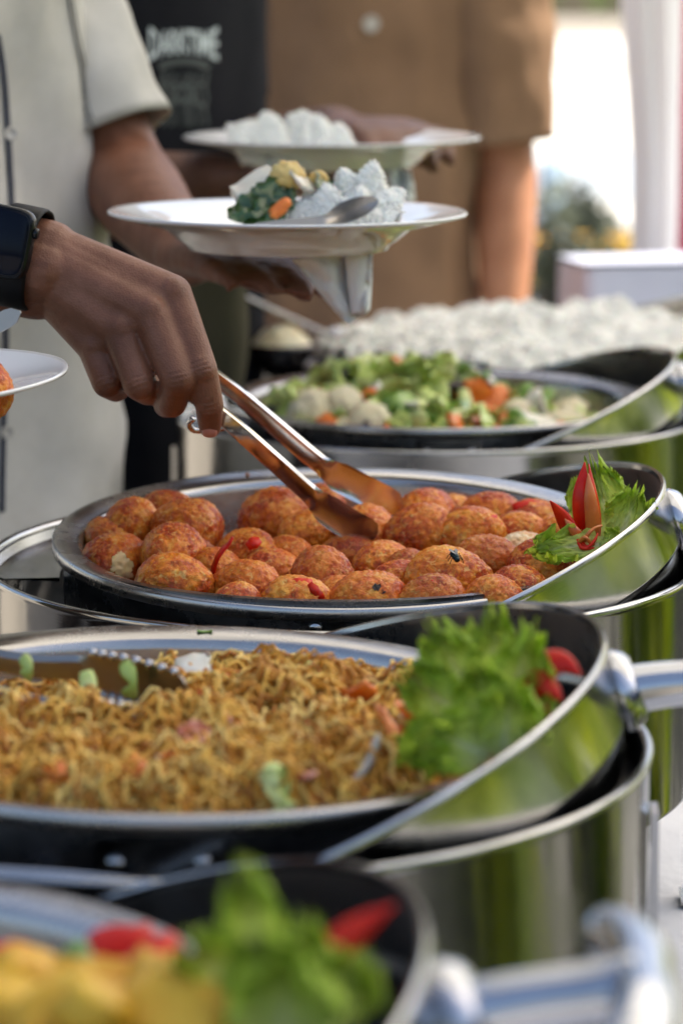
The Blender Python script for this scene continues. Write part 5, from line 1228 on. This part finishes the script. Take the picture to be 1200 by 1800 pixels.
# print on the black T-shirt, laid over the cloth
PRINT = mat('pale_print', (.52,.60,.63), .8); PRINT2 = mat('faded_print', (.05,.062,.062), .85)
bpy.context.view_layer.update()
shirt = [c for c in blk.children if c.name.startswith('shirt')][0]
dep = bpy.context.evaluated_depsgraph_get(); ob_o = blk.location
def print_flat(name, me_src, uc, vc, wpx, m):
    """flat print pressed on the shirt front along the photographed direction of the chest"""
    V, Fc = me_src; out = []
    origin = Vector((0,0,CAMZ))
    for x_, y_ in V:
        tgt = P(uc+x_*wpx, vc-y_*wpx, 2.7); d = (tgt-origin).normalized()
        ok, loc, no, _ = shirt.ray_cast(origin-ob_o, d)
        out.append((loc+no*.0015)+ob_o if ok else tgt)
    return mk(name, [tuple(q) for q in out], Fc, m, blk, ob_o, smooth=False)
def text_mesh(s):
    c = bpy.data.curves.new('t', 'FONT'); c.body = s; c.size = 1; c.align_x = 'CENTER'; c.resolution_u = 2; c.offset = .02
    o = bpy.data.objects.new('t', c); COL.objects.link(o); bpy.context.view_layer.update()
    me = o.evaluated_get(bpy.context.evaluated_depsgraph_get()).to_mesh(); V = [(v.co.x, v.co.y) for v in me.vertices]; Fc = [tuple(p.vertices) for p in me.polygons]
    bpy.data.objects.remove(o); return V, Fc
V, Fc = text_mesh('DARKTIME'); xs = [q[0] for q in V]; hw = (max(xs)-min(xs))/2; cx = (max(xs)+min(xs))/2
V = [((x_-cx)/hw, (y_*.95*(1+.45*abs((x_-cx)/hw)**4) - .22*abs((x_-cx)/hw)**2)) for x_, y_ in V]
bm = bmesh.new(); vs = [bm.verts.new((x_,y_,0)) for x_,y_ in V]
for f_ in Fc:
    try: bm.faces.new([vs[i] for i in f_])
    except Exception: pass
bmesh.ops.triangulate(bm, faces=bm.faces[:]); bmesh.ops.subdivide_edges(bm, edges=[e for e in bm.edges if e.calc_length() > .12], cuts=2)
bmesh.ops.triangulate(bm, faces=bm.faces[:]); bm.verts.index_update()
print_flat('lettering', ([(v.co.x, v.co.y) for v in bm.verts], [tuple(v.index for v in f_.verts) for f_ in bm.faces]), 321, 92, 60, PRINT); bm.free()
def strip(pts, wd):
    V, Fc = [], []; pts = [Vector((*q,0)) for q in pts]
    for i, p in enumerate(pts):
        d = (pts[min(i+1,len(pts)-1)]-pts[max(i-1,0)]).normalized(); n_ = Vector((-d.y,d.x,0)); V += [tuple((p+n_*wd)[:2]), tuple((p-n_*wd)[:2])]
    return V, [(2*i,2*i+2,2*i+3,2*i+1) for i in range(len(pts)-1)]
VV, FF = [], []
def addp(s):
    n0 = len(VV); VV.extend(s[0]); FF.extend([tuple(q+n0 for q in f_) for f_ in s[1]])
addp(strip([(.78*cos(a), .30*sin(a)-.1) for a in np.linspace(.35, pi-.35, 14)], .10))
for x_ in (-.62,-.36,-.10,.14,.40,.64): addp(strip([(x_+.03*sin(y_*9), -y_) for y_ in np.linspace(.12, 1.7, 14)], .05+.02*sin(x_*9)))
addp(strip([(x_, -.48) for x_ in np.linspace(-.66,.66,12)], .05)); addp(strip([(x_, -1.02+.12*cos(x_*4)) for x_ in np.linspace(-.62,.62,12)], .07))
addp(strip([(.30*cos(a), .22*sin(a)-.78) for a in np.linspace(0, 2*pi, 20)], .05))
print_flat('emblem', (VV, FF), 322, 120, 60, PRINT2)

# seams, dark placket edge and pocket line on the cream shirt, pressed on the cloth
bpy.context.view_layer.update()
cs = [c for c in cream.children if c.name.startswith('shirt')][0]
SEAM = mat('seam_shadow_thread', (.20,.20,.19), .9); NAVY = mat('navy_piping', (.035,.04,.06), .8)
def seam(name, pts, wpx, m, lift=.0012):
    pts = [Vector(q) for q in curve_pts([(u,v,0) for u, v in pts], 40)]; V = []; origin = Vector((0,0,CAMZ))
    for i, p in enumerate(pts):
        d = (pts[min(i+1,39)]-pts[max(i-1,0)]).normalized(); n_ = Vector((-d.y,d.x,0))
        for k in (-1, 1):
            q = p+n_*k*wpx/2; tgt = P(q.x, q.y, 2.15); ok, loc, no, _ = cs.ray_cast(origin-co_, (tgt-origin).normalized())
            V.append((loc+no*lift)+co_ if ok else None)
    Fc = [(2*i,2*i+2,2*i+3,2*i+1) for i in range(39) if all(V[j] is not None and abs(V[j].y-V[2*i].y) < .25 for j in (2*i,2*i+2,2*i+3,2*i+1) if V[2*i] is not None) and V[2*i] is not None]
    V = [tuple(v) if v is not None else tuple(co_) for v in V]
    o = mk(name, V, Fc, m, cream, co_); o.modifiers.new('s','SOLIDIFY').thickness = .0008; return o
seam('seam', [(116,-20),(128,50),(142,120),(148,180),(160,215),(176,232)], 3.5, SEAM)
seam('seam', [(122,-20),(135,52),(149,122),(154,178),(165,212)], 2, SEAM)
seam('placket_edge', [(-6,60),(4,120),(10,190),(14,270),(20,370)], 9, NAVY)
seam('placket_edge', [(8,560),(8,640),(5,740),(2,900)], 9, NAVY)
